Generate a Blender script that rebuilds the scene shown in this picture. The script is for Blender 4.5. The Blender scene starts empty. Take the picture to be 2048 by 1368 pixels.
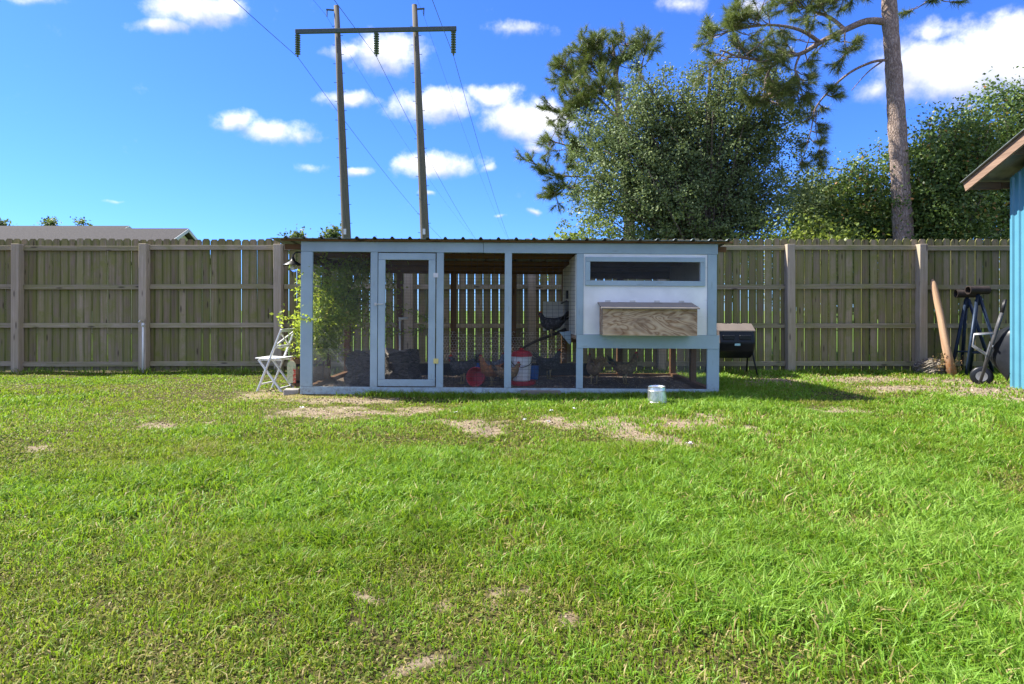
import bpy, bmesh, math, random
import numpy as np
from mathutils import Vector, Matrix, Euler
random.seed(7); RNG = np.random.default_rng(7)
sc = bpy.context.scene
C = sc.collection

# ------------------------------------------------------------------ camera, sky, sun, exposure
F, HX, HY, EYE = 1250.0, 1024.0, 621.0, 1.12      # focal length (px of a 2048 frame), vanishing point, eye height
cam_d = bpy.data.cameras.new('camera'); cam = bpy.data.objects.new('camera', cam_d); C.objects.link(cam)
cam.location = (0, 0, EYE); cam.rotation_euler = (math.radians(90), 0, 0)
cam_d.sensor_width = 36; cam_d.lens = F / 2048 * 36; cam_d.shift_y = -(684 - HY) / 2048
cam_d.clip_start = 0.05; cam_d.clip_end = 3000
sc.camera = cam
SUN_TO = Vector((-1.8, 0.5, 2.05)).normalized()    # towards the sun
SUN_EL = math.asin(SUN_TO.z); SUN_AZ = math.atan2(SUN_TO.x, SUN_TO.y)
SKY_STRENGTH, SUN_STRENGTH, EXPOSURE = 0.115, 5.0, 1.45
sc.view_settings.view_transform = 'Standard'; sc.view_settings.look = 'None'
sc.view_settings.exposure = EXPOSURE; sc.view_settings.gamma = 1; sc.view_settings.use_curve_mapping = False
sc.render.engine = 'CYCLES'
sc.cycles.use_denoising = True
sc.cycles.max_bounces = 8; sc.cycles.transparent_max_bounces = 8
sd = bpy.data.lights.new('sun', 'SUN'); sun = bpy.data.objects.new('sun', sd); C.objects.link(sun)
sd.energy = SUN_STRENGTH; sd.angle = math.radians(0.53); sd.color = (1.0, 0.95, 0.86)
sun.rotation_euler = (-SUN_TO).to_track_quat('-Z', 'Y').to_euler()

def make_world():
    w = bpy.data.worlds.new('World'); sc.world = w; w.use_nodes = True
    w.cycles.sampling_method = 'MANUAL'; w.cycles.sample_map_resolution = 512
    nt = w.node_tree; N = nt.nodes; L = nt.links; N.clear()
    def node(t, **k):
        n = N.new(t)
        for a, b in k.items(): setattr(n, a, b)
        return n
    def vm(op, a, b=None):
        n = node('ShaderNodeVectorMath', operation=op)
        for i, v in enumerate((a, b)):
            if v is None: continue
            if isinstance(v, (tuple, list)): n.inputs[i].default_value = v
            else: L.new(v, n.inputs[i])
        return n.outputs['Value'] if op in ('LENGTH', 'DOT_PRODUCT') else n.outputs[0]
    def mt(op, a, b=0.0, c=None):
        n = node('ShaderNodeMath', operation=op)
        for i, v in enumerate((a, b) if c is None else (a, b, c)):
            if isinstance(v, (int, float)): n.inputs[i].default_value = v
            else: L.new(v, n.inputs[i])
        return n.outputs[0]
    sky = node('ShaderNodeTexSky', sky_type='NISHITA'); sky.sun_disc = False
    sky.sun_elevation = SUN_EL; sky.sun_rotation = SUN_AZ
    sky.air_density = 1.0; sky.dust_density = 0.25; sky.ozone_density = 4.0
    tint = node('ShaderNodeMix', data_type='RGBA', blend_type='MULTIPLY'); tint.inputs['Factor'].default_value = 1
    L.new(sky.outputs[0], tint.inputs['A']); tint.inputs['B'].default_value = (0.25, 0.445, 0.92, 1)
    tc = node('ShaderNodeTexCoord'); d = tc.outputs['Generated']
    sep = node('ShaderNodeSeparateXYZ'); L.new(d, sep.inputs[0])
    # direction projected to a plane one metre north of the viewer: cumulus banks are laid out on it
    ysafe = mt('MAXIMUM', sep.outputs[1], 0.05)
    com = node('ShaderNodeCombineXYZ'); L.new(mt('DIVIDE', sep.outputs[0], ysafe), com.inputs[0]); L.new(mt('DIVIDE', sep.outputs[2], ysafe), com.inputs[1])
    uv = com.outputs[0]
    def noise(vec, scale, detail, rough=0.55):
        n = node('ShaderNodeTexNoise'); L.new(vec, n.inputs['Vector']); n.inputs['Scale'].default_value = scale
        n.inputs['Detail'].default_value = detail; n.inputs['Roughness'].default_value = rough
        return n
    wn = noise(d, 9.0, 4)
    warp = vm('MULTIPLY', vm('SUBTRACT', wn.outputs['Color'], (0.5, 0.5, 0.5)), (0.11, 0.05, 0.0))
    uvw = vm('ADD', uv, warp)
    clouds = [(365,22,125,36,1),(300,58,70,18,.9),(455,12,60,26,.8),(465,243,52,24,.95),(550,264,75,28,.95),
      (690,100,60,20,.8),(775,105,88,48,1),(690,201,66,18,1),(860,216,88,36,1.1),(985,190,66,25,1),(1065,238,105,46,1.15),(1075,288,34,10,.8),
      (870,334,92,26,1.05),(962,340,24,9,.8),(700,345,40,13,.8),(868,388,22,7,.8),(1085,430,26,8,.8),(1035,64,74,20,.7),
      (1900,140,150,66,1.25),(2020,105,120,82,1.35),(1868,62,60,34,.72),(1750,176,40,26,.75),(1525,22,46,30,.8),(1368,10,60,22,.65),
      (235,402,44,6,.5),(620,338,40,14,.45),(60,2,60,14,.6),(1003,440,12,5,.5)]
    acc = None; vert = None
    for (px, py, rx, ry, a) in clouds:
        dv = vm('MULTIPLY', vm('SUBTRACT', uvw, ((px-HX)/F, (HY-py)/F, 0)), (F/rx/1.45, F/ry/1.45, 0))
        mr = node('ShaderNodeMapRange'); L.new(vm('LENGTH', dv), mr.inputs['Value'])
        mr.inputs['From Min'].default_value = 0; mr.inputs['From Max'].default_value = 1
        mr.inputs['To Min'].default_value = a; mr.inputs['To Max'].default_value = 0
        acc = mr.outputs[0] if acc is None else mt('MAXIMUM', acc, mr.outputs[0])
        sp = node('ShaderNodeSeparateXYZ'); L.new(dv, sp.inputs[0]); wv = mt('MULTIPLY', mr.outputs[0], sp.outputs[1]); vert = wv if vert is None else mt('ADD', vert, wv)
    front = node('ShaderNodeMapRange', interpolation_type='SMOOTHSTEP'); L.new(sep.outputs[1], front.inputs['Value'])
    front.inputs['From Min'].default_value = 0.55; front.inputs['From Max'].default_value = 0.7
    # cumulus over the unseen rest of the sky, cover added to brighten shade
    pl = node('ShaderNodeCombineXYZ'); zz = mt('MAXIMUM', sep.outputs[2], 0.08)
    L.new(mt('DIVIDE', sep.outputs[0], zz), pl.inputs[0]); L.new(mt('DIVIDE', sep.outputs[1], zz), pl.inputs[1])
    gn = noise(pl.outputs[0], 0.9, 6)
    gen = node('ShaderNodeMapRange'); L.new(gn.outputs[0], gen.inputs['Value'])
    gen.inputs['From Min'].default_value = 0.40; gen.inputs['From Max'].default_value = 0.62
    mixd = node('ShaderNodeMix', data_type='FLOAT'); L.new(front.outputs[0], mixd.inputs['Factor'])
    L.new(gen.outputs[0], mixd.inputs['A']); L.new(acc, mixd.inputs['B'])
    fb = noise(d, 26.0, 9, 0.62)
    dens = mt('ADD', mixd.outputs[0], mt('MULTIPLY', mt('SUBTRACT', fb.outputs[0], 0.5), 1.15))
    al = node('ShaderNodeMapRange', interpolation_type='SMOOTHSTEP'); L.new(dens, al.inputs['Value'])
    al.inputs['From Min'].default_value = 0.16; al.inputs['From Max'].default_value = 0.92
    up = mt('MULTIPLY', al.outputs[0], 0.97)
    up = mt('MULTIPLY', up, mt('GREATER_THAN', sep.outputs[2], 0.0))
    shade = noise(d, 17.0, 6, 0.6)
    lit = mt('ADD', mt('MULTIPLY', mt('DIVIDE', vert, mt('MAXIMUM', acc, 0.15)), 0.75), mt('ADD', mt('MULTIPLY', mt('SUBTRACT', shade.outputs[0], 0.5), 1.6), 0.52))
    litc = node('ShaderNodeClamp'); L.new(lit, litc.inputs[0])
    ccol = node('ShaderNodeMix', data_type='RGBA'); L.new(litc.outputs[0], ccol.inputs['Factor'])
    ccol.inputs['A'].default_value = (2.15, 2.35, 2.95, 1); ccol.inputs['B'].default_value = (6.2, 6.0, 5.9, 1)
    mx = node('ShaderNodeMix', data_type='RGBA'); L.new(up, mx.inputs['Factor'])
    L.new(tint.outputs['Result'], mx.inputs['A']); L.new(ccol.outputs['Result'], mx.inputs['B'])
    bg = node('ShaderNodeBackground'); L.new(mx.outputs['Result'], bg.inputs[0]); bg.inputs[1].default_value = SKY_STRENGTH
    out = node('ShaderNodeOutputWorld'); L.new(bg.outputs[0], out.inputs[0])
make_world()

# ------------------------------------------------------------------ helpers
def at(px, py, Y):
    return Vector(((px-HX)*Y/F, Y, EYE + (HY-py)*Y/F))
def gx(px, Y): return (px-HX)*Y/F
def gz(py, Y): return EYE + (HY-py)*Y/F
def ground_at(px, py):
    Y = EYE*F/(py-HY); return (gx(px, Y), Y)

class MB:
    def __init__(s): s.v = []; s.f = []
    def add(s, vs, fs):
        o = len(s.v); s.v += [tuple(p) for p in vs]; s.f += [tuple(i+o for i in f) for f in fs]; return s
    def box(s, x0, x1, y0, y1, z0, z1):
        return s.add([(x0,y0,z0),(x1,y0,z0),(x1,y1,z0),(x0,y1,z0),(x0,y0,z1),(x1,y0,z1),(x1,y1,z1),(x0,y1,z1)],
                     [(0,3,2,1),(4,5,6,7),(0,1,5,4),(1,2,6,5),(2,3,7,6),(3,0,4,7)])
    def bar(s, a, b, w, h, up=(0,0,1)):
        a = Vector(a); b = Vector(b); d = (b-a).normalized(); u = Vector(up)
        if abs(d.dot(u)) > 0.98: u = Vector((0,1,0))
        r = d.cross(u).normalized(); u = r.cross(d)
        vs = [p + r*sx*w/2 + u*sz*h/2 for p in (a, b) for sx, sz in ((-1,-1),(1,-1),(1,1),(-1,1))]
        return s.add(vs, [(0,1,2,3),(7,6,5,4),(0,4,5,1),(1,5,6,2),(2,6,7,3),(3,7,4,0)])
    def tube(s, pts, rad, n=8, cap=True):
        pts = [Vector(p) for p in pts]
        if not isinstance(rad, (list, tuple)): rad = [rad]*len(pts)
        rings = []; ref = None
        for i, p in enumerate(pts):
            d = (pts[min(i+1, len(pts)-1)] - pts[max(i-1, 0)]).normalized()
            if ref is None: ref = Vector((0,0,1)) if abs(d.z) < 0.9 else Vector((1,0,0))
            r = d.cross(ref)
            if r.length < 1e-4: r = d.cross(Vector((0.3,1,0.2)))
            r.normalize(); u = r.cross(d).normalized(); ref = u
            rings.append([p + (r*math.cos(2*math.pi*k/n) + u*math.sin(2*math.pi*k/n))*rad[i] for k in range(n)])
        fs = [(i*n+k, i*n+(k+1)%n, (i+1)*n+(k+1)%n, (i+1)*n+k) for i in range(len(pts)-1) for k in range(n)]
        if cap: fs += [tuple(range(n))[::-1], tuple((len(pts)-1)*n+k for k in range(n))]
        return s.add([q for r in rings for q in r], fs)
    def lathe(s, prof, n=20, o=(0,0,0), cap=(False, False)):
        vs = [(o[0]+r*math.cos(2*math.pi*k/n), o[1]+r*math.sin(2*math.pi*k/n), o[2]+z) for r, z in prof for k in range(n)]
        fs = [(i*n+k, i*n+(k+1)%n, (i+1)*n+(k+1)%n, (i+1)*n+k) for i in range(len(prof)-1) for k in range(n)]
        if cap[0]: fs.append(tuple(range(n))[::-1])
        if cap[1]: fs.append(tuple((len(prof)-1)*n+k for k in range(n)))
        return s.add(vs, fs)
    def loft(s, path, n=14):
        # path: (x, z, half width in y, half height) rings in the local xz plane
        P = [Vector((p[0], 0, p[1])) for p in path]; vs = []
        for i, p in enumerate(P):
            d = (P[min(i+1, len(P)-1)] - P[max(i-1, 0)]).normalized(); up = Vector((-d.z, 0, d.x))
            for k in range(n):
                a = 2*math.pi*k/n
                vs.append(p + Vector((0,1,0))*math.cos(a)*path[i][2] + up*math.sin(a)*path[i][3])
        fs = [(i*n+k, (i+1)*n+k, (i+1)*n+(k+1)%n, i*n+(k+1)%n) for i in range(len(P)-1) for k in range(n)]
        fs += [tuple(range(n)), tuple((len(P)-1)*n+k for k in range(n))[::-1]]
        return s.add(vs, fs)
    def prism(s, outline, y0, y1):      # outline in xz
        n = len(outline)
        vs = [(x, y0, z) for x, z in outline] + [(x, y1, z) for x, z in outline]
        return s.add(vs, [tuple(range(n)), tuple(range(2*n-1, n-1, -1))] + [(i, i+n, (i+1)%n+n, (i+1)%n) for i in range(n)])
    def mesh(s, name, mat=None, smooth=False, bevel=0):
        m = bpy.data.meshes.new(name); m.from_pydata(s.v, [], s.f); m.update()
        bm = bmesh.new(); bm.from_mesh(m); bmesh.ops.recalc_face_normals(bm, faces=bm.faces)
        if bevel: bmesh.ops.bevel(bm, geom=bm.edges[:], offset=bevel, segments=1, affect='EDGES', clamp_overlap=True)
        bm.to_mesh(m); bm.free()
        if smooth: m.polygons.foreach_set('use_smooth', [True]*len(m.polygons))
        if mat: m.materials.append(mat)
        return m
    def build(s, name, mat=None, parent=None, smooth=False, bevel=0):
        return link(name, s.mesh(name, mat, smooth, bevel), parent)
def link(name, mesh, parent=None):
    o = bpy.data.objects.new(name, mesh); C.objects.link(o)
    if parent is not None: o.parent = parent
    return o
def thing(name, label, cat, loc=(0,0,0), rot=(0,0,0), group=None):
    o = bpy.data.objects.new(name, None); C.objects.link(o); o.location = loc; o.rotation_euler = rot
    o.empty_display_size = 0.1
    return tag(o, label, cat, group)
def tag(o, label, cat, group=None):
    o['label'] = label; o['category'] = cat
    if group: o['group'] = group
    return o
def kind(o, k): o['kind'] = k; return o
def fast_mesh(name, verts, faces_idx, nper, mat, attrs=None, smooth=False):
    """verts (n,3), faces_idx flat loop indices, nper vertices per face (int array)"""
    m = bpy.data.meshes.new(name)
    m.vertices.add(len(verts)); m.vertices.foreach_set('co', np.ascontiguousarray(verts, dtype=np.float32).ravel())
    m.loops.add(len(faces_idx)); m.loops.foreach_set('vertex_index', np.ascontiguousarray(faces_idx, dtype=np.int32))
    m.polygons.add(len(nper)); st = np.concatenate([[0], np.cumsum(nper)[:-1]]).astype(np.int32)
    m.polygons.foreach_set('loop_start', st)
    m.update(calc_edges=True)
    for k, a in (attrs or {}).items():
        at_ = m.attributes.new(k, 'FLOAT', 'POINT'); at_.data.foreach_set('value', np.ascontiguousarray(a, dtype=np.float32))
    if smooth: m.polygons.foreach_set('use_smooth', [True]*len(m.polygons))
    m.materials.append(mat)
    return m

# ------------------------------------------------------------------ materials
class MT:
    def __init__(s, name, rough=0.7, spec=0.3, metal=0.0):
        s.m = bpy.data.materials.new(name); s.m.use_nodes = True; s.nt = s.m.node_tree; s.N = s.nt.nodes; s.L = s.nt.links
        s.b = s.N['Principled BSDF']; s.b.inputs['Roughness'].default_value = rough
        s.b.inputs['Specular IOR Level'].default_value = spec; s.b.inputs['Metallic'].default_value = metal
    def n(s, t, **k):
        x = s.N.new(t)
        for a, b in k.items(): setattr(x, a, b)
        return x
    def put(s, inp, v):
        if isinstance(v, bpy.types.NodeSocket): s.L.new(v, inp)
        else: inp.default_value = v
    def coord(s, scale=(1,1,1), rnd=False, kind='Object'):
        tc = s.n('ShaderNodeTexCoord'); o = tc.outputs[kind]
        if rnd:
            oi = s.n('ShaderNodeObjectInfo'); v = s.n('ShaderNodeVectorMath', operation='MULTIPLY_ADD')
            cb = s.n('ShaderNodeCombineXYZ')
            for i in range(3): s.L.new(oi.outputs['Random'], cb.inputs[i])
            s.L.new(cb.outputs[0], v.inputs[0]); v.inputs[1].default_value = (37.1, 53.7, 91.3); s.L.new(o, v.inputs[2]); o = v.outputs[0]
        mp = s.n('ShaderNodeMapping'); s.L.new(o, mp.inputs[0]); mp.inputs['Scale'].default_value = scale
        return mp.outputs[0]
    def noise(s, vec, scale=1, detail=5, rough=0.6, dist=0.0):
        x = s.n('ShaderNodeTexNoise'); s.L.new(vec, x.inputs['Vector']); x.inputs['Scale'].default_value = scale
        x.inputs['Detail'].default_value = detail; x.inputs['Roughness'].default_value = rough; x.inputs['Distortion'].default_value = dist
        return x.outputs[0]
    def voro(s, vec, scale=1, feature='F1'):
        x = s.n('ShaderNodeTexVoronoi', feature=feature); s.L.new(vec, x.inputs['Vector']); x.inputs['Scale'].default_value = scale
        return x
    def ramp(s, fac, stops):
        x = s.n('ShaderNodeValToRGB'); s.put(x.inputs[0], fac); e = x.color_ramp.elements
        while len(e) < len(stops): e.new(0.5)
        for i, (p, c) in enumerate(stops): e[i].position = p; e[i].color = (*c, 1) if len(c) == 3 else c
        return x.outputs[0]
    def rng(s, v, a, b, c=0.0, d=1.0):
        x = s.n('ShaderNodeMapRange'); s.put(x.inputs[0], v)
        for i, q in enumerate((a, b, c, d)): x.inputs[i+1].default_value = q
        return x.outputs[0]
    def mix(s, fac, a, b, mode='MIX'):
        x = s.n('ShaderNodeMix', data_type='RGBA', blend_type=mode); s.put(x.inputs['Factor'], fac)
        for k, v in (('A', a), ('B', b)):
            s.put(x.inputs[k], (*v, 1) if isinstance(v, tuple) and len(v) == 3 else v)
        return x.outputs['Result']
    def math(s, op, a, b=0.0):
        x = s.n('ShaderNodeMath', operation=op); s.put(x.inputs[0], a); s.put(x.inputs[1], b); return x.outputs[0]
    def bump(s, h, strength=0.3, dist=0.01):
        x = s.n('ShaderNodeBump'); s.put(x.inputs['Height'], h); x.inputs['Strength'].default_value = strength; x.inputs['Distance'].default_value = dist
        s.L.new(x.outputs[0], s.b.inputs['Normal'])
    def col(s, c): s.put(s.b.inputs['Base Color'], (*c, 1) if isinstance(c, tuple) and len(c) == 3 else c); return s
    def rnd(s): return s.n('ShaderNodeObjectInfo').outputs['Random']
    def island(s): return s.n('ShaderNodeNewGeometry').outputs['Random Per Island']

def plain(name, c, rough=0.6, metal=0.0, var=0.25, scale=9.0, bump=0.05):
    t = MT(name, rough, metal=metal); v = t.coord(rnd=True); nz = t.noise(v, scale, 6)
    dk = tuple(q*(1-var) for q in c); lt = tuple(min(1, q*(1+var*0.6)) for q in c)
    t.col(t.ramp(nz, [(0.3, dk), (0.7, lt)]))
    t.put(t.b.inputs['Roughness'], t.rng(nz, 0.3, 0.7, max(0.05, rough-0.08), min(1, rough+0.1)))
    t.bump(t.noise(v, scale*8, 3), bump, 0.004)
    return t.m

def wood(name, light, dark, axis='z', algae=0.0, knots=True, spread=0.35, edge=False):
    t = MT(name, 0.85, 0.15)
    long_, wide = 1.3, 42.0
    sc_ = {'z': (wide, wide, long_), 'x': (long_, wide, wide), 'y': (wide, long_, wide)}[axis]
    v = t.coord(sc_, rnd=True); g = t.noise(v, 1.0, 6, 0.65, 0.6)
    v2 = t.coord((1,1,1), rnd=True); blot = t.noise(v2, 2.3, 4)
    c = t.ramp(g, [(0.28, dark), (0.5, tuple((a+b)/2 for a, b in zip(light, dark))), (0.74, light)])
    r = t.rnd()
    c = t.mix(t.rng(r, 0, 1, 0, spread), c, tuple(q*0.55 for q in dark))
    r2 = t.math('FRACT', t.math('MULTIPLY', r, 13.7))
    c = t.mix(t.rng(r2, 0.3, 1, 0, spread*0.9), c, tuple(min(1, q*1.25+0.02) for q in light))
    if algae:
        am = t.math('MULTIPLY', t.rng(t.noise(v2, 3.1, 5, 0.7), 0.42, 0.66), algae)
        am2 = t.math('MULTIPLY', t.rng(t.noise(t.coord((14,14,0.9) if axis == 'z' else (0.9,14,14), rnd=True), 1, 4), 0.45, 0.62), algae*0.8)
        c = t.mix(t.math('MAXIMUM', am, am2), c, (0.175, 0.19, 0.034))
    if knots:
        ks = {'z': (9, 9, 2.0), 'x': (2.0, 9, 9), 'y': (9, 2.0, 9)}[axis]
        vo = t.voro(t.coord(ks, rnd=True), 1.0)
        km = t.rng(vo.outputs['Distance'], 0.08, 0.17, 1, 0)
        c = t.mix(t.math('MULTIPLY', km, 0.8), c, tuple(q*0.3 for q in dark))
    if edge:      # green growth along board joints, darkened to stand in for gap shadows
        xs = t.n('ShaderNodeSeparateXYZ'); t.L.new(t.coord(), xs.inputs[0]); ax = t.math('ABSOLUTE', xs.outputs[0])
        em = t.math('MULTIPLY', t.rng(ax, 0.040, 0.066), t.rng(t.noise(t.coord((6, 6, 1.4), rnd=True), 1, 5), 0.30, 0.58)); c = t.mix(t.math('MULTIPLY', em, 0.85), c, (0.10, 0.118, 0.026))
    t.col(c); t.bump(t.math('ADD', g, t.math('MULTIPLY', blot, 0.3)), 0.5, 0.004)
    return t.m

def painted(name, c, axis='z', wear=0.5):
    t = MT(name, 0.55, 0.35); sc_ = {'z': (60, 60, 2), 'x': (2, 60, 60)}[axis]
    v = t.coord(sc_, rnd=True); g = t.noise(v, 1, 5, 0.6, 0.4); v2 = t.coord(rnd=True)
    col = t.ramp(t.noise(v2, 2.1, 5), [(0.3, tuple(q*0.86 for q in c)), (0.7, tuple(q*1.08 for q in c))])
    vo = t.voro(t.coord((11, 11, 2.6) if axis == 'z' else (2.6, 11, 11), rnd=True), 1)
    col = t.mix(t.math('MULTIPLY', t.rng(vo.outputs['Distance'], 0.05, 0.16, 1, 0), 0.5*wear), col, (0.16, 0.15, 0.10))     # knots bleeding through
    col = t.mix(t.math('MULTIPLY', t.rng(t.noise(v2, 38, 3), 0.70, 0.76), 0.6*wear), col, (0.10, 0.09, 0.07))                # specks of dirt
    col = t.mix(t.math('MULTIPLY', t.rng(t.noise(v2, 5, 6, 0.7), 0.55, 0.75), 0.35*wear), col, tuple(q*0.7 for q in c))
    zs = t.n('ShaderNodeSeparateXYZ'); t.L.new(t.coord(), zs.inputs[0])
    mud = t.math('MULTIPLY', t.rng(zs.outputs[2], 0.22, 0.0), t.rng(t.noise(v2, 16, 6, 0.75), 0.46, 0.62))
    if wear > 0.45: col = t.mix(t.math('MULTIPLY', mud, 0.75), col, (0.17, 0.13, 0.09))
    t.col(col); t.bump(g, 0.25, 0.003)
    return t.m

def leafmat(name, stops, trans=0.45, rough=0.5, tcol=(0.30, 0.42, 0.05), attr=None, spec=0.35):
    t = MT(name, rough, spec)
    fac = t.island()
    if attr:
        a = t.n('ShaderNodeAttribute'); a.attribute_name = attr; fac = a.outputs['Fac']
    c = t.ramp(fac, stops)
    t.col(c)
    tr = t.n('ShaderNodeBsdfTranslucent'); mc = t.mix(0.55, c, tcol); t.L.new(mc, tr.inputs[0])
    ms = t.n('ShaderNodeMixShader'); ms.inputs[0].default_value = trans
    t.L.new(t.b.outputs[0], ms.inputs[1]); t.L.new(tr.outputs[0], ms.inputs[2])
    t.L.new(ms.outputs[0], t.N['Material Output'].inputs[0])
    return t.m

M = {}
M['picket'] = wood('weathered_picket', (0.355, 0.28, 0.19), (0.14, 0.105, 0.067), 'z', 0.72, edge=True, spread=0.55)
M['rail'] = wood('weathered_rail', (0.45, 0.375, 0.275), (0.21, 0.17, 0.12), 'x', 0.6)
M['post'] = wood('weathered_post', (0.52, 0.43, 0.335), (0.30, 0.24, 0.18), 'z', 0.2, spread=0.15)
M['stain_z'] = wood('brown_timber_upright', (0.21, 0.115, 0.055), (0.10, 0.052, 0.026), 'z')
M['stain_x'] = wood('brown_timber_beam', (0.21, 0.115, 0.055), (0.10, 0.052, 0.026), 'x')
M['stain_y'] = wood('brown_timber_side', (0.21, 0.115, 0.055), (0.10, 0.052, 0.026), 'y')
M['grey_x'] = wood('grey_timber', (0.33, 0.29, 0.25), (0.16, 0.14, 0.12), 'x')
M['fascia'] = wood('fascia_timber', (0.30, 0.20, 0.14), (0.16, 0.10, 0.07), 'y', spread=0.1)
M['raft'] = wood('rafter_timber', (0.24, 0.17, 0.12), (0.12, 0.085, 0.06), 'x', spread=0.1)
BLUE = (0.335, 0.44, 0.49)
M['blue_z'] = painted('blue_paint_upright', BLUE, 'z'); M['blue_x'] = painted('blue_paint_beam', BLUE, 'x')
M['white_z'] = painted('white_paint', (0.84, 0.85, 0.82), 'x', 0.25)
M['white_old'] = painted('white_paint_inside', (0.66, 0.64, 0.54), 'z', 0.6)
M['chairwhite'] = painted('chair_paint', (0.80, 0.80, 0.78), 'x', 0.4)
M['wire'] = plain('galvanised_wire', (0.22, 0.24, 0.26), 0.5, 0.4, 0.2)
M['wire_dark'] = plain('dark_wire', (0.06, 0.06, 0.06), 0.5, 0.4)
M['netting'] = plain('rusty_netting', (0.50, 0.42, 0.32), 0.8, 0.0)
M['zinc'] = plain('zinc_hardware', (0.62, 0.60, 0.55), 0.4, 0.8)
M['brass'] = plain('brass_hardware', (0.70, 0.60, 0.25), 0.4, 0.6)
M['black'] = plain('black_metal', (0.018, 0.018, 0.02), 0.4, 0.2)
M['blackplastic'] = plain('black_plastic', (0.012, 0.014, 0.018), 0.38, 0.0, 0.2, 5)
M['taupe'] = plain('taupe_plastic', (0.19, 0.155, 0.13), 0.5, 0.0, 0.12, 5)
M['whiteplastic'] = plain('white_plastic', (0.78, 0.78, 0.76), 0.4, 0, 0.06)
M['red'] = plain('red_plastic', (0.50, 0.025, 0.04), 0.4, 0, 0.15)
M['blueplastic'] = plain('blue_plastic', (0.015, 0.13, 0.42), 0.4, 0, 0.15)
M['pvc'] = plain('pvc_pipe', (0.74, 0.75, 0.72), 0.4, 0, 0.1)
M['stone'] = plain('concrete_block', (0.30, 0.28, 0.25), 0.9, 0, 0.3, 14, 0.4)
M['tag'] = plain('pale_label', (0.45, 0.70, 0.72), 0.5, 0, 0.25, 60)
M['pole'] = wood('utility_pole_wood', (0.17, 0.155, 0.13), (0.08, 0.073, 0.06), 'z', knots=False, spread=0.1)
M['arm'] = plain('weathered_steel_arm', (0.085, 0.105, 0.10), 0.6, 0.3)
M['porc'] = plain('insulator_glaze', (0.10, 0.12, 0.11), 0.3, 0, 0.2)
M['cable'] = plain('aluminium_cable', (0.10, 0.10, 0.11), 0.5, 0.5)
M['pipestand'] = plain('navy_steel', (0.02, 0.035, 0.065), 0.45, 0.3, 0.35, 14)
M['rustpipe'] = plain('brown_steel_pipe', (0.05, 0.038, 0.032), 0.6, 0.3, 0.4, 10)
M['barrowsteel'] = plain('grey_steel', (0.32, 0.32, 0.33), 0.45, 0.6, 0.25)
M['handle'] = plain('dark_grey_handle', (0.07, 0.07, 0.075), 0.5, 0.2, 0.3)
M['trim'] = plain('white_trim', (0.5, 0.5, 0.49), 0.6, 0, 0.06)
M['siding'] = plain('cream_siding', (0.62, 0.55, 0.38), 0.7, 0, 0.06)

def m_log():
    t = MT('rusty_post', 0.75, 0.2); v = t.coord((20, 20, 1.6)); g = t.noise(v, 1, 6, 0.6, 0.5)
    c = t.ramp(g, [(0.3, (0.26, 0.155, 0.09)), (0.7, (0.42, 0.28, 0.175))])
    z = t.n('ShaderNodeSeparateXYZ'); t.L.new(t.coord(), z.inputs[0])
    low = t.math('MULTIPLY', t.rng(z.outputs[2], 0.50, 0.15), t.rng(t.noise(t.coord(), 30, 5), 0.35, 0.6))
    c = t.mix(low, c, (0.34, 0.135, 0.045)); t.col(c); t.bump(g, 0.35, 0.006); return t.m
M['log'] = m_log()
def m_ply():
    t = MT('raw_plywood', 0.85, 0.15); v = t.coord((1.1, 1, 3.2))
    nz = t.noise(v, 1.45, 2.5, 0.42, 1.5); f = t.math('FRACT', t.math('MULTIPLY', nz, 9.0))
    c = t.ramp(f, [(0.0, (0.19, 0.10, 0.05)), (0.2, (0.41, 0.27, 0.155)), (0.6, (0.55, 0.41, 0.27)), (1.0, (0.30, 0.18, 0.10))])
    big = t.rng(t.noise(v, 3.1, 3), 0.5, 0.62); c = t.mix(t.math('MULTIPLY', big, 0.45), c, (0.215, 0.145, 0.10))
    fine = t.noise(t.coord((3, 90, 90)), 1, 4); c = t.mix(t.rng(fine, 0.4, 0.8, 0, 0.25), c, (0.5, 0.45, 0.38))
    t.col(c); t.bump(f, 0.2, 0.003); return t.m
M['ply'] = m_ply()
def m_metal_roof():
    t = MT('galvanised_roof', 0.45, 0.5, 0.55); v = t.coord(); nz = t.noise(v, 6, 6)
    t.col(t.ramp(nz, [(0.3, (0.16, 0.19, 0.18)), (0.7, (0.33, 0.37, 0.36))])); return t.m
M['roof'] = m_metal_roof()
def m_zincpail():
    t = MT('galvanised_pail', 0.3, 0.5, 0.9); v = t.coord((1,1,0.5)); nz = t.voro(v, 38)
    t.col(t.ramp(nz.outputs['Distance'], [(0.1, (0.55, 0.58, 0.6)), (0.8, (0.82, 0.84, 0.85))]))
    t.put(t.b.inputs['Roughness'], t.rng(t.noise(v, 12, 4), 0.3, 0.7, 0.22, 0.42)); return t.m
M['pail'] = m_zincpail()
def m_shed():
    t = MT('blue_sheet_metal', 0.35, 0.5, 0.0); v = t.coord(); nz = t.noise(v, 3, 6)
    t.col(t.ramp(nz, [(0.3, (0.068, 0.225, 0.31)), (0.7, (0.085, 0.26, 0.345))])); return t.m
M['shed'] = m_shed()
def m_shingle():
    t = MT('asphalt_shingles', 0.95, 0.1); v = t.coord((5, 5, 9)); br = t.noise(v, 3.5, 4)
    t.col(t.ramp(br, [(0.3, (0.045, 0.043, 0.043)), (0.7, (0.09, 0.085, 0.083))])); t.bump(br, 0.3, 0.02); return t.m
M['shingle'] = m_shingle()
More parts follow.
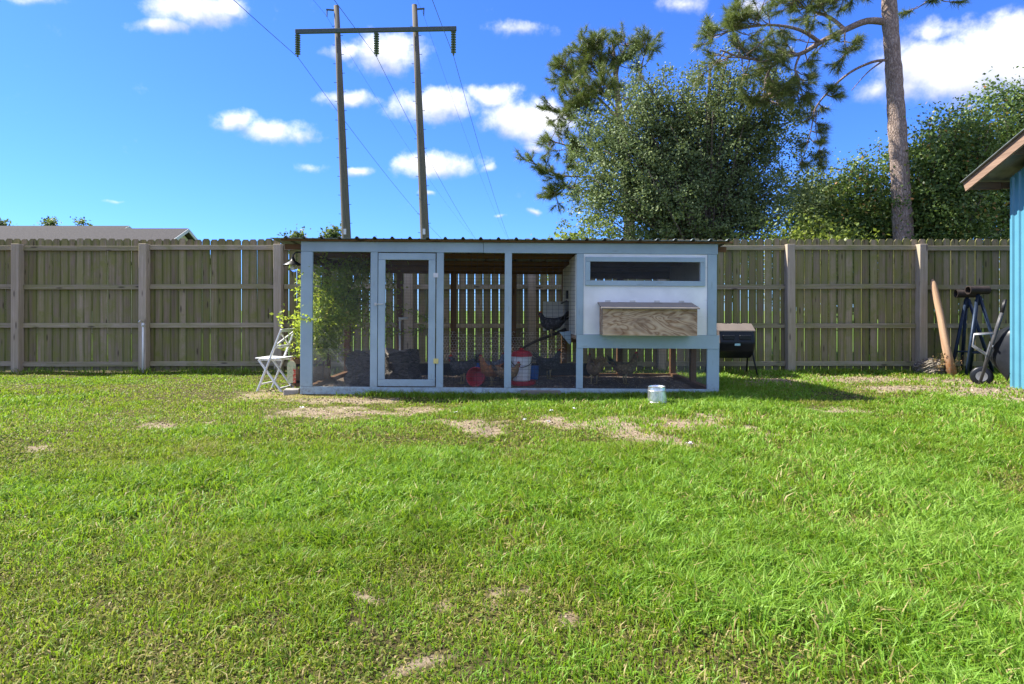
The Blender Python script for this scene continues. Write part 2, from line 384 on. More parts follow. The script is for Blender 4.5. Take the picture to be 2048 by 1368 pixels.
def m_bark(name, light, dark, sx=9, sz=2.2, plates=0.5):
    t = MT(name, 0.95, 0.1); v = t.coord((sx, sx, sz), kind='Object'); w = t.n('ShaderNodeVectorMath', operation='MULTIPLY_ADD')
    nzc = t.n('ShaderNodeTexNoise'); t.L.new(v, nzc.inputs['Vector']); nzc.inputs['Scale'].default_value = 1.7; nzc.inputs['Detail'].default_value = 5
    t.L.new(nzc.outputs['Color'], w.inputs[0]); w.inputs[1].default_value = (1.6, 1.6, 1.6); t.L.new(v, w.inputs[2])
    vo = t.voro(w.outputs[0], 1.5, 'DISTANCE_TO_EDGE'); nz = t.noise(v, 2.6, 8, 0.75); big = t.noise(t.coord((1.5,1.5,.8)), 1, 4)
    h = t.math('ADD', t.math('MULTIPLY', t.rng(vo.outputs['Distance'], 0, 0.3), plates), nz)
    h2 = t.math('ADD', h, t.math('MULTIPLY', t.math('SUBTRACT', big, 0.5), 0.7))
    t.col(t.ramp(h2, [(0.35, dark), (0.62, tuple((a+b)/2 for a, b in zip(light, dark))), (0.95, light)])); t.bump(h, 0.9, 0.03); return t.m
M['pinebark'] = m_bark('pine_bark', (0.42, 0.33, 0.28), (0.13, 0.085, 0.065), 13, 4, 0.7)
M['bark'] = m_bark('grey_bark', (0.21, 0.175, 0.14), (0.07, 0.055, 0.045), 14, 4)
M['stump'] = m_bark('weathered_stump', (0.27, 0.24, 0.21), (0.03, 0.026, 0.022), 5, 30, 0.2)
M['root'] = m_bark('root_ball', (0.46, 0.40, 0.31), (0.035, 0.028, 0.022), 9, 26, 0.3)
M['branch'] = m_bark('perch_branch', (0.17, 0.145, 0.12), (0.06, 0.05, 0.04), 20, 20)
def m_barrel():
    t = MT('barrel_staves', 0.8, 0.2); g = t.noise(t.coord((25, 25, 2)), 1, 5); t.col(t.ramp(g, [(0.3, (0.11, 0.065, 0.04)), (0.7, (0.24, 0.15, 0.095))])); return t.m
M['barrel'] = m_barrel()
def m_sign():
    t = MT('printed_plaque', 0.6, 0.3); v = t.coord(); z = t.n('ShaderNodeSeparateXYZ'); t.L.new(v, z.inputs[0])
    c = t.mix(t.rng(t.noise(v, 26, 3), 0.5, 0.6, 0, 0.6), (0.52, 0.50, 0.30), (0.20, 0.34, 0.16))
    redm = t.math('MULTIPLY', t.rng(z.outputs[0], 0.018, 0.026), t.rng(z.outputs[2], 0.20, 0.19))
    redm = t.math('MULTIPLY', redm, t.rng(t.noise(v, 60, 3), 0.42, 0.5)); c = t.mix(redm, c, (0.55, 0.06, 0.04)); t.col(c); return t.m
M['sign'] = m_sign()
def m_glass():
    t = MT('lamp_glass', 0.05, 0.5); t.col((0.95, 0.97, 0.95)); t.b.inputs['Transmission Weight'].default_value = 1; t.b.inputs['IOR'].default_value = 1.2; return t.m
M['glass'] = m_glass()
def m_ground():
    t = MT('soil', 0.95, 0.1); v = t.coord(); big = t.noise(v, 0.9, 6); fine = t.noise(v, 42, 6, 0.7); mid = t.noise(v, 7, 5)
    c = t.ramp(mid, [(0.3, (0.17, 0.125, 0.08)), (0.55, (0.27, 0.215, 0.145)), (0.75, (0.37, 0.31, 0.22))])
    c = t.mix(t.rng(fine, 0.45, 0.7, 0, 0.6), c, (0.16, 0.11, 0.065)); c = t.mix(t.rng(big, 0.5, 0.7, 0, 0.4), c, (0.38, 0.32, 0.23))
    thatch = t.ramp(fine, [(0.35, (0.035, 0.029, 0.013)), (0.55, (0.08, 0.068, 0.028)), (0.72, (0.16, 0.13, 0.06))])
    a = t.n('ShaderNodeAttribute'); a.attribute_name = 'bare'; bm = t.rng(t.math('ADD', a.outputs['Fac'], t.math('MULTIPLY', t.math('SUBTRACT', mid, 0.5), 0.5)), 0.12, 0.42)
    c = t.mix(bm, thatch, c)
    z = t.n('ShaderNodeSeparateXYZ'); t.L.new(v, z.inputs[0])
    far = t.rng(z.outputs[1], 11.55, 12.2); gcol = t.ramp(t.noise(v, 3, 6), [(0.3, (0.065, 0.12, 0.02)), (0.7, (0.13, 0.21, 0.035))])
    c = t.mix(far, c, gcol); t.col(c); t.bump(t.math('ADD', fine, mid), 0.8, 0.025); return t.m
M['ground'] = m_ground()
def m_litter():
    t = MT('dark_litter', 0.95, 0.1); v = t.coord(); f = t.noise(v, 30, 6, 0.7)
    t.col(t.ramp(f, [(0.35, (0.08, 0.06, 0.045)), (0.6, (0.20, 0.155, 0.115)), (0.75, (0.40, 0.32, 0.24))])); t.bump(f, 0.8, 0.02); return t.m
M['litter'] = m_litter()
def m_chip():
    t = MT('wood_chips', 0.9, 0.1); t.col(t.ramp(t.island(), [(0, (0.08, 0.06, 0.045)), (0.6, (0.28, 0.21, 0.145)), (1, (0.55, 0.45, 0.34))])); return t.m
M['chip'] = m_chip()
M['feather'] = plain('white_down', (0.82, 0.82, 0.84), 0.8, 0, 0.08, 40)
M['grass'] = leafmat('grass_blades', [(0.0, (0.46, 0.36, 0.17)), (0.16, (0.32, 0.26, 0.085)), (0.3, (0.16, 0.15, 0.034)), (0.5, (0.185, 0.27, 0.020)), (0.76, (0.128, 0.28, 0.020)), (1.0, (0.25, 0.40, 0.06))], 0.40, 0.5, (0.32, 0.48, 0.018), 'tint', 0.25)
M['needle'] = leafmat('pine_needles', [(0, (0.09, 0.12, 0.035)), (0.6, (0.16, 0.20, 0.05)), (0.93, (0.24, 0.27, 0.07)), (1, (0.32, 0.24, 0.10))], 0.3, 0.45, (0.16, 0.24, 0.03))
M['oakleaf'] = leafmat('small_grey_green_leaves', [(0, (0.095, 0.135, 0.055)), (0.6, (0.155, 0.205, 0.082)), (0.95, (0.23, 0.285, 0.125)), (1, (0.30, 0.32, 0.10))], 0.22, 0.55, (0.22, 0.28, 0.06), None, 0.2)
M['hollyleaf'] = leafmat('glossy_green_leaves', [(0, (0.05, 0.09, 0.026)), (0.55, (0.105, 0.165, 0.042)), (0.92, (0.18, 0.25, 0.062)), (0.965, (0.24, 0.20, 0.04)), (1, (0.36, 0.16, 0.05))], 0.28, 0.45, (0.20, 0.32, 0.05), None, 0.3)
M['limeleaf'] = leafmat('lime_leaves', [(0, (0.09, 0.14, 0.025)), (0.6, (0.16, 0.22, 0.04)), (1, (0.27, 0.31, 0.07))], 0.45, 0.45, (0.36, 0.44, 0.05))
M['vineleaf'] = leafmat('vine_leaves', [(0, (0.13, 0.21, 0.03)), (0.55, (0.25, 0.35, 0.05)), (0.92, (0.38, 0.44, 0.07)), (1, (0.44, 0.34, 0.11))], 0.55, 0.5, (0.46, 0.55, 0.05))
M['dryleaf'] = leafmat('dry_leaves', [(0, (0.16, 0.09, 0.04)), (0.7, (0.32, 0.20, 0.09)), (1, (0.45, 0.32, 0.16))], 0.3, 0.7)
M['clover'] = leafmat('clover_leaves', [(0, (0.085, 0.125, 0.024)), (0.6, (0.145, 0.19, 0.032)), (1, (0.24, 0.19, 0.055))], 0.3, 0.75, (0.20, 0.28, 0.03), None, 0.08)
M['crumb'] = leafmat('soil_crumbs', [(0, (0.10, 0.07, 0.045)), (0.6, (0.24, 0.19, 0.13)), (1, (0.42, 0.36, 0.27))], 0.0, 0.9)
M['farleaf'] = leafmat('far_leaves', [(0, (0.05, 0.075, 0.03)), (1, (0.10, 0.13, 0.05))], 0.3, 0.6)
def m_hen(name, a, b, sc_=26):
    t = MT(name, 0.75, 0.25); v = t.coord((1,1,1)); vo = t.voro(v, sc_); nz = t.noise(v, 5, 4)
    c = t.mix(t.rng(vo.outputs['Distance'], 0.2, 0.6), a, b); c = t.mix(t.rng(nz, 0.45, 0.7, 0, 0.5), c, tuple(q*0.55 for q in a)); t.col(c); t.bump(vo.outputs['Distance'], 0.5, 0.008); return t.m
HEN = {'rust': m_hen('rust_feathers', (0.46, 0.19, 0.07), (0.30, 0.12, 0.045)), 'dark': m_hen('charcoal_feathers', (0.12, 0.115, 0.115), (0.05, 0.048, 0.05)),
       'grey': m_hen('grey_feathers', (0.30, 0.29, 0.285), (0.14, 0.14, 0.145)), 'brown': m_hen('brown_feathers', (0.36, 0.23, 0.12), (0.19, 0.12, 0.065)), 'buff': m_hen('buff_feathers', (0.46, 0.31, 0.16), (0.26, 0.165, 0.09))}
M['comb'] = plain('red_comb', (0.45, 0.02, 0.02), 0.5, 0, 0.2); M['legs'] = plain('horn', (0.36, 0.27, 0.12), 0.6)

# ------------------------------------------------------------------ ground
def vnoise(x, y, seed=0):
    def h(i, j):
        n = (i.astype(np.int64)*374761393 + j.astype(np.int64)*668265263 + seed*1442695041) & 0x7fffffff
        n = ((n ^ (n >> 13))*1274126177) & 0x7fffffff
        return ((n ^ (n >> 16)) & 0xffff)/65535.0
    i = np.floor(x); j = np.floor(y); fx = x-i; fy = y-j; fx = fx*fx*(3-2*fx); fy = fy*fy*(3-2*fy)
    return (h(i,j)*(1-fx)+h(i+1,j)*fx)*(1-fy) + (h(i,j+1)*(1-fx)+h(i+1,j+1)*fx)*fy
def fbm(x, y, seed=0, o=4):
    return sum(vnoise(x*2**k, y*2**k, seed+k*17)*0.5**k for k in range(o))/sum(0.5**k for k in range(o))
def relief(x, y):
    x = np.asarray(x, float); y = np.asarray(y, float)
    amp = np.where(y < 11.5, 1.0, 0.0)
    return amp*((fbm(x*0.7, y*0.7, 3)-0.5)*0.05 + (fbm(x*5, y*5, 5, 3)-0.5)*0.018)
# bare patches: (px, py, rx, ry) as seen from the terrace, turned into ground ellipses
bare = [(640, 826, 62, 7), (720, 822, 50, 5), (820, 822, 42, 5), (950, 858, 30, 10), (905, 848, 30, 5), (1125, 843, 30, 9), (1250, 848, 70, 10), (1262, 868, 42, 8), (1350, 850, 60, 9), (1330, 880, 40, 8), (1385, 890, 34, 6), (1420, 838, 30, 5), (1655, 820, 55, 4), (1525, 866, 30, 4),
        (1985, 785, 90, 9), (1900, 764, 90, 8), (1720, 757, 70, 5), (1780, 778, 60, 4), (1560, 762, 60, 6), (2040, 800, 40, 6), (1500, 770, 30, 4), (600, 790, 70, 8), (690, 800, 70, 5),
        (790, 1200, 42, 18), (800, 1335, 40, 26), (1800, 1168, 52, 20), (1025, 1080, 46, 12), (975, 1095, 40, 10), (1175, 1113, 28, 9), (1115, 1210, 34, 18), (1050, 1235, 30, 16), (250, 1358, 40, 10), (1440, 1355, 30, 16), (1570, 1355, 24, 10), (75, 892, 34, 4), (330, 855, 30, 4), (660, 1150, 24, 8)]
pats = []
for px, py, rx, ry in bare:
    x, y = ground_at(px, py); k = 1.35 if py < 900 else 1.0; pats.append((x, y, k*rx*y/F, k*ry*y*y/(EYE*F)))
def bareness(x, y):
    wx = x + (fbm(x*4, y*4, 31)-.5)*.6; wy = y + (fbm(x*4, y*4, 47)-.5)*.8; b = np.zeros_like(x)
    for (a, c, r, s) in pats: b = np.maximum(b, np.clip(1.25-.85*np.sqrt(((wx-a)/r)**2+((wy-c)/s)**2), 0, 1)*(1.0 if c > 4.5 else .72))
    return b
def build_ground():
    xs = np.concatenate([[-1500, -300, -60, -25], np.arange(-14, 14.01, 0.07), [25, 60, 300, 1500]])
    ys = np.concatenate([[-300, -30, -5], np.arange(0, 11.8, 0.07), [12.5, 20, 60, 300, 2500]])
    X, Y = np.meshgrid(xs, ys); Z = np.where((np.abs(X) < 14.1) & (Y > -0.1), relief(X, Y), 0.0)
    v = np.stack([X.ravel(), Y.ravel(), Z.ravel()], 1); nx = len(xs); ny = len(ys)
    i, j = np.meshgrid(np.arange(nx-1), np.arange(ny-1)); a = (j*nx+i).ravel()
    f = np.stack([a, a+1, a+1+nx, a+nx], 1).ravel()
    kind(link('ground', fast_mesh('ground', v, f, np.full((nx-1)*(ny-1), 4), M['ground'], {'bare': bareness(v[:, 0], v[:, 1])}, smooth=True)), 'structure')
build_ground()

# ------------------------------------------------------------------ fence
YF = 11.36
def build_fence():
    root = thing('wooden_fence', 'tall weathered dog-eared picket fence with four rails running behind the chicken coop', 'fence', (0, YF, 0))
    posts = [-13.62, -11.25, -8.93, -6.64, -4.205, -1.86, 0.36, 2.70, 5.025, 7.39, 9.75]
    w, t, ear = 0.1385, 0.016, 0.03
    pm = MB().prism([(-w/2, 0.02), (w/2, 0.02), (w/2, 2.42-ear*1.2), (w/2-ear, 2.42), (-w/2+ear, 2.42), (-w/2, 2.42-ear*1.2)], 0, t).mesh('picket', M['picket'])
    for a, b in zip(posts[:-1], posts[1:]):
        n = round((b-a)/0.1452); pitch = (b-a)/n
        shrink = {2: 0.985, 3: 0.996, 4: 0.965, 5: 0.955, 6: 0.955, 7: 0.965, 8: 0.975}.get(posts.index(a), 0.985)
        if posts.index(a) in (2,): shrink = 1.0
        for k in range(n):
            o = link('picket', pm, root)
            o.location = (a+pitch*(k+0.5)+random.uniform(-.0025, .0025), random.uniform(0, .010), random.uniform(-.012, .012))
            o.rotation_euler = (0, random.uniform(-.0018, .0018), 0); o.scale = (shrink*random.uniform(.975, 1.0), 1, 1)
        rm = MB().box(-(b-a)/2+0.0715, (b-a)/2-0.0715, -0.042, -0.004, -0.043, 0.043).mesh('rail', M['rail'], bevel=0.003)
        for z in (2.255, 1.55, 0.847, 0.15):
            o = link('rail', rm, root); o.location = ((a+b)/2, 0, z+random.uniform(-.008, .008)); o.rotation_euler = (0, random.uniform(-.003, .003), 0)
    pmesh = MB().box(-0.07, 0.07, -0.07, 0.07, -0.1, 2.33).mesh('post', M['post'], bevel=0.005)
    for x in posts:
        o = link('post', pmesh, root); o.location = (x, -0.075, random.uniform(-.03, .005)); o.rotation_euler = (random.uniform(-.004, .004), random.uniform(-.006, .006), random.choice((0, math.pi)))
build_fence()

# ------------------------------------------------------------------ chicken coop
YC, DEP = 8.186, 2.22
S = F/YC
def cx(px): return (px-HX)/S
def cz(py): return EYE + (HY-py)/S
def wires(mb, x0, x1, z0, z1, px, pz, r, plane='xz', c=0.0, wob=0.0):
    def wire(a, b):
        d = (Vector(b)-Vector(a)); nrm = Vector((0,1,0)) if plane == 'xz' else Vector((1,0,0)); q = d.cross(nrm).normalized()*r; n2 = nrm*r
        a = Vector(a); b = Vector(b)
        mb.add([a+q, a+n2, a-q, a-n2, b+q, b+n2, b-q, b-n2], [(0,1,5,4),(1,2,6,5),(2,3,7,6),(3,0,4,7)])
    P3 = (lambda u, z: (u, c, z)) if plane == 'xz' else (lambda u, z: (c, u, z))
    n = max(1, round((x1-x0)/px))
    for i in range(n+1): u = x0+(x1-x0)*i/n; wire(P3(u, z0), P3(u+random.uniform(-wob, wob), z1))
    n = max(1, round((z1-z0)/pz))
    for i in range(n+1): z = z0+(z1-z0)*i/n; wire(P3(x0, z), P3(x1, z+random.uniform(-wob, wob)))
def build_coop():
    R = thing('chicken_coop', 'long blue-grey timber chicken coop with wire panels, white hen house and metal roof', 'chicken coop', (0, YC, 0), (0, 0.0064, 0))
    T = 0.038
    def bd(name, px0, px1, py0, py1, m, y0=0.0, y1=T, parent=R, bev=0.002):
        return MB().box(cx(px0), cx(px1), y0, y1, cz(py1), cz(py0)).build(name, M[m], parent, bevel=bev)
    bd('top_beam', 600, 965, 485.3, 505.5, 'blue_x'); bd('top_beam', 965.6, 1434, 485.3, 506, 'blue_x')
    bd('base_board', 600, 965, 776, 791, 'blue_x', -0.002); bd('base_board', 965.6, 1438, 776.3, 793, 'blue_x', 0.0)
    bd('corner_post', 600, 623.5, 505.9, 775.6, 'blue_z')
    for a, b in ((739.5, 753.7), (871.5, 885.7), (1008, 1022)): bd('upright', a, b, 505.9, 775.8, 'blue_z')
    bd('upright', 1152, 1165.6, 506.3, 667.6, 'blue_z'); bd('upright', 1152, 1165.6, 695.6, 776, 'blue_z')
    bd('corner_post', 1414, 1432.3, 506.3, 667.6, 'blue_z'); bd('corner_post', 1414, 1438, 695.6, 776, 'blue_z')
    bd('middle_beam', 1152.5, 1438, 668, 695.2, 'blue_x', -0.004)
    # door
    dx0, dx1, dz0, dz1 = 755.2, 869.4, 507.6, 773.8
    D = MB().box(cx(dx0), cx(dx0+13.7), -0.006, 0.03, cz(dz1-13.6), cz(dz0+13.6)).build('door', M['blue_z'], R, bevel=0.002)
    def db(name, *a): return MB().box(*a).build(name, M['blue_x'], D, bevel=0.002)
    MB().box(cx(dx1-13.7), cx(dx1), -0.006, 0.03, cz(dz1-13.6), cz(dz0+13.6)).build('door_stile', M['blue_z'], D, bevel=0.002)
    db('door_rail', cx(dx0), cx(dx1), -0.0065, 0.03, cz(dz0+13.3), cz(dz0)); db('door_rail', cx(dx0), cx(dx1), -0.0065, 0.03, cz(dz1), cz(dz1-13.3))
    mb = MB(); wires(mb, cx(dx0+12), cx(dx1-12), cz(dz1-12), cz(dz0+12), 0.0145, 0.0145, 0.00055, c=0.034); kind(mb.build('door_mesh', M['wire'], D), 'stuff')
    mb = MB().box(cx(748), cx(752), -0.012, 0, cz(613), cz(607)); mb.bar((cx(748), -0.012, cz(610)), (cx(766), -0.016, cz(609.5)), 0.008, 0.012); mb.build('latch', M['zinc'], D)
    MB().box(cx(865.5), cx(875), -0.011, -0.004, cz(556), cz(547)).build('hinge', M['zinc'], D); MB().box(cx(866.5), cx(876.5), -0.011, -0.004, cz(728), cz(718)).build('hinge', M['brass'], D)
    # wire panels
    def panel(px0, px1, py0, py1, pu, pv, r, c=0.042, m='wire'):
        mb = MB(); wires(mb, cx(px0), cx(px1), cz(py1), cz(py0), pu, pv, r, c=c); kind(mb.build('wire_panel', M[m], R), 'stuff')
    panel(622, 741, 504, 777, 0.0145, 0.0145, 0.00055)
    for a, b in ((884, 1010), (1020, 1153)):
        panel(a, b, 504, 777, 0.076, 0.05, 0.0016, m='wire_dark'); panel(a, b, 704, 777, 0.0145, 0.0145, 0.0006, c=0.046)
    panel(622, 741, 700, 777, 0.0145, 0.0145, 0.00055, c=0.047)
    panel(1164, 1415, 694, 777, 0.0145, 0.0145, 0.00055)
    # side and back frames (brown timber), with wire
    B = DEP
    def tb(name, x0, x1, y0, y1, z0, z1, m): return MB().box(x0, x1, y0, y1, z0, z1).build(name, M[m], R, bevel=0.003)
    xl, xr = cx(600), cx(1438)
    for x in (xl+0.05, xr-0.05):
        tb('side_sill', x-0.045, x+0.045, 0.05, B-0.1, -0.02, 0.10, 'stain_y'); tb('side_top_plate', x-0.02, x+0.02, 0.045, B-0.1, 1.74, 1.87, 'stain_y')
        tb('side_post', x-0.04, x+0.04, 0.98, 1.07, 0.1, 1.74, 'stain_z')
        mb = MB(); wires(mb, 0.05, B-0.05, 0.02, 1.85, 0.0254, 0.0254, 0.0006, plane='yz', c=x-0.05 if x < 0 else x+0.047); kind(mb.build('wire_panel', M['wire'], R), 'stuff')
    for x in (xl+0.045, -1.87, -0.98, 0.02, 0.86, 1.78, xr-0.05): tb('back_post', x-0.045, x+0.045, B-0.09, B, -0.02, 1.72, 'stain_z')
    tb('back_beam', xl, xr, B-0.088, B-0.05, 1.7203, 1.87, 'stain_x'); tb('back_sill', xl+0.1, xr-0.1, B-0.07, B-0.03, 0.0, 0.09, 'stain_x')
    mb = MB(); wires(mb, xl+0.1, xr-0.1, 0.05, 1.75, 0.076, 0.05, 0.0014, c=B-0.02); kind(mb.build('wire_panel', M['wire_dark'], R), 'stuff')
    # hexagonal netting and black sheeting along the back
    mb = MB(); r_ = 0.028
    for j in range(11):
        for i in range(60):
            x = -1.2 + i*r_*1.74 + (j % 2)*r_*0.87 + random.uniform(-.006, .006); z = 0.32 + j*r_*1.5 + random.uniform(-.005, .005)
            if x > 0.85 or (j > 8 and random.random() < .5): continue
            pts = [(x+r_*math.cos(math.pi/6+k*math.pi/3), B-0.13+random.uniform(-.01, .01), z+r_*math.sin(math.pi/6+k*math.pi/3)) for k in range(4)]
            for a, b in zip(pts[:-1], pts[1:]): mb.bar(a, b, 0.009, 0.009)
    kind(mb.build('netting', M['netting'], R), 'stuff')
    # rafters and roof
    for y in (0.10, 0.8, 1.5, 2.1): tb('purlin', xl-0.25, xr+0.12, y, y+0.04, 1.92-0.072*y, 1.99-0.072*y, 'stain_x')
    tb('roof_edge_strip', -3.02, 2.86, -0.055, -0.03, 2.010, 2.032, 'stain_x')
    prof = []; x = -3.13
    while x < 2.72:
        prof += [(x, 0.0), (x+0.080, 0.0), (x+0.092, 0.006), (x+0.104, 0.0), (x+0.172, 0.0), (x+0.190, 0.026), (x+0.210, 0.026)]; x += 0.2286
    prof.append((x, 0.0)); n = len(prof); ys = (-0.13, 2.42); zf = lambda y: 2.036-0.072*(y+0.13)
    vs = [(p[0], y, zf(y)+p[1]+dz) for dz in (0, 0.003) for y in ys for p in prof]
    fs = [(i, i+1, n+i+1, n+i) for i in range(n-1)] + [(2*n+i, 3*n+i, 3*n+i+1, 2*n+i+1) for i in range(n-1)]
    fs += [(i, 2*n+i, 2*n+i+1, i+1) for i in range(n-1)] + [(n+i, n+i+1, 3*n+i+1, 3*n+i) for i in range(n-1)]
    MB().add(vs, fs).build('roof', M['roof'], R)
    # hen house
    H = MB().box(cx(1166), cx(1413.6), 0.012, 0.03, cz(667.8), cz(506.5)).build('house_front', M['white_z'], R)
    wf = lambda nm, a, b, c_, d, m: MB().box(cx(a), cx(b), -0.014, 0.0115, cz(d), cz(c_)).build(nm, M[m], H, bevel=0.002)
    # window: dark recess, mesh and four boards
    wf('window_board', 1169, 1408.6, 512.7, 522, 'blue_x'); wf('window_board', 1169, 1408.6, 560, 570, 'blue_x')
    wf('window_board', 1169, 1178.6, 522.3, 559.7, 'blue_z'); wf('window_board', 1398.8, 1408.6, 522.3, 559.7, 'blue_z')
    mb = MB(); wires(mb, cx(1178), cx(1399), cz(560), cz(522), 0.0145, 0.0145, 0.00055, c=0.0); kind(mb.build('window_mesh', M['wire'], H), 'stuff')
    # cut the window opening out of the front panel
    me = H.data; bm = bmesh.new()
    a0, a1, b0, b1 = cx(1166), cx(1413.6), cz(667.8), cz(506.5); i0, i1, j0, j1 = cx(1178.6), cx(1398.8), cz(560), cz(522)
    for (p, q, r0, r1) in ((a0, a1, b0, j0), (a0, a1, j1, b1), (a0, i0, j0, j1), (i1, a1, j0, j1)):
        vs = [bm.verts.new(c_) for c_ in ((p,.012,r0),(q,.012,r0),(q,.03,r0),(p,.03,r0),(p,.012,r1),(q,.012,r1),(q,.03,r1),(p,.03,r1))]
        for f in ((0,3,2,1),(4,5,6,7),(0,1,5,4),(1,2,6,5),(2,3,7,6),(3,0,4,7)): bm.faces.new([vs[k] for k in f])
    bm.to_mesh(me); bm.free()
    hx = 0.825
    mk = lambda nm, a, m: MB().box(*a).build(nm, M[m], R)
    mk('house_side', (hx, hx+0.016, 0.04, 0.95, 0.80, 1.86), 'white_old'); mk('house_side', (hx, hx+0.016, 1.78, 2.10, 0.80, 1.80), 'white_old')
    mk('house_side', (hx, hx+0.016, 0.951, 1.779, 1.27, 1.80), 'white_old')
    mk('house_side', (xr-0.12, xr-0.104, 0.05, 2.1, 0.80, 1.85), 'white_old'); mk('house_back', (hx+0.02, xr-0.13, 2.06, 2.075, 0.80, 1.61), 'white_old'); mk('house_back', (hx+0.02, xr-0.13, 2.06, 2.075, 1.65, 1.72), 'stain_x')
    mk('house_floor', (hx, xr-0.1, 0.045, 2.12, 0.745, 0.795), 'ply'); mk('house_floor_joist', (hx, xr-0.1, 0.9, 0.94, 0.66, 0.744), 'stain_x')
    P = mk('pop_door', (0.49, 0.815, 1.80, 1.815, 0.80, 1.27), 'white_old'); MB().bar((0.78, 1.79, 1.24), (0.87, 0.9, 1.30), 0.02, 0.02).build('door_rod', M['black'], P)
    MB().prism([(0.66, 0.82), (0.825, 0.84), (0.825, 0.66), (0.80, 0.65)], 0.60, 0.62).build('bracket', M['blue_z'], R)
    # nest box
    y0 = -0.306; X0, X1 = 1.139, 2.33
    NB = MB().box(X0, X1, y0, y0+0.015, 0.814, 1.158).build('nest_box', M['ply'], R)
    for x in (X0, X1-0.015): MB().add([(x,y0+.016,.816),(x+.015,y0+.016,.816),(x+.015,-.003,.816),(x,-.003,.816),(x,y0+.016,1.150),(x+.015,y0+.016,1.150),(x+.015,-.003,1.215),(x,-.003,1.215)], [(0,3,2,1),(4,5,6,7),(0,1,5,4),(1,2,6,5),(2,3,7,6),(3,0,4,7)]).build('box_side', M['ply'], NB)
    MB().box(X0+0.016, X1-0.016, y0+0.016, -0.005, 0.82, 0.835).build('box_floor', M['ply'], NB)
    lid = MB(); lid.add([(1.112, -0.002, 1.222), (2.345, -0.002, 1.222), (2.345, -0.365, 1.150), (1.112, -0.365, 1.150), (1.112, -0.002, 1.238), (2.345, -0.002, 1.238), (2.345, -0.365, 1.166), (1.112, -0.365, 1.166)], [(0,3,2,1),(4,5,6,7),(0,1,5,4),(1,2,6,5),(2,3,7,6),(3,0,4,7)])
    Ld = lid.build('box_lid', M['grey_x'], NB)
    for px in (1214.6, 1264, 1313, 1362):
        x = cx(px); MB().box(x-0.035, x+0.035, 0.004, 0.011, 1.241, 1.262).build('lid_hinge', M['zinc'], Ld)
    # electric box and latch on the house side
    MB().box(hx-0.03, hx-0.002, 1.05, 1.2, 1.30, 1.42).build('socket', M['black'], R)
build_coop()
# dark litter on the run floor, with chips
def build_litter():
    n = 60; xs = np.linspace(-2.66, 2.60, n); ys = np.linspace(YC+0.06, YC+2.1, 24); X, Y = np.meshgrid(xs, ys)
    Z = 0.045 + (fbm(X*3, Y*3, 9)-0.5)*0.07 - 0.0064*X
    v = np.stack([X.ravel(), Y.ravel(), Z.ravel()], 1); i, j = np.meshgrid(np.arange(n-1), np.arange(23)); a = (j*n+i).ravel()
    kind(link('run_floor', fast_mesh('run_floor', v, np.stack([a, a+1, a+1+n, a+n], 1).ravel(), np.full(len(a), 4), M['litter'], smooth=True)), 'structure')
    k = 5000; x = RNG.uniform(-2.6, 2.55, k); y = RNG.uniform(YC+0.08, YC+2.05, k); z = 0.045 + (fbm(x*3, y*3, 9)-0.5)*0.07 - 0.0064*x + 0.006
    put_leaves('wood_chip_litter', np.stack([x, y, z], 1), RNG.uniform(0.012, 0.04, k), M['chip'], flat=0.75, aspect=0.35, kd='stuff')
def put_leaves(name, P, size, mat, flat=0.0, aspect=0.55, parent=None, kd=None, label=None):
    n = len(P); d = RNG.normal(size=(n, 3)); d[:, 2] *= (1-flat); d /= np.linalg.norm(d, axis=1)[:, None]
    q = RNG.normal(size=(n, 3)); q[:, 2] *= (1-flat); q -= (q*d).sum(1)[:, None]*d; q /= np.linalg.norm(q, axis=1)[:, None]
    s = np.asarray(size)[:, None]
    nrm = np.cross(d, q)
    V = np.stack([P - d*s*0.5, P + q*s*aspect*0.5 + nrm*s*0.06, P + d*s*0.5, P - q*s*aspect*0.5 + nrm*s*0.06], 1).reshape(-1, 3)
    o = link(name, fast_mesh(name, V, np.arange(4*n), np.full(n, 4), mat), parent)
    if kd: kind(o, kd)
    return o
build_litter()
sheet = MB().box(-1.75, 1.35, YC+DEP-0.115, YC+DEP-0.108, 0.05, 0.25).build('black_sheeting', M['blackplastic'])
tag(sheet, 'low black plastic sheet standing along the back of the chicken run', 'sheeting')

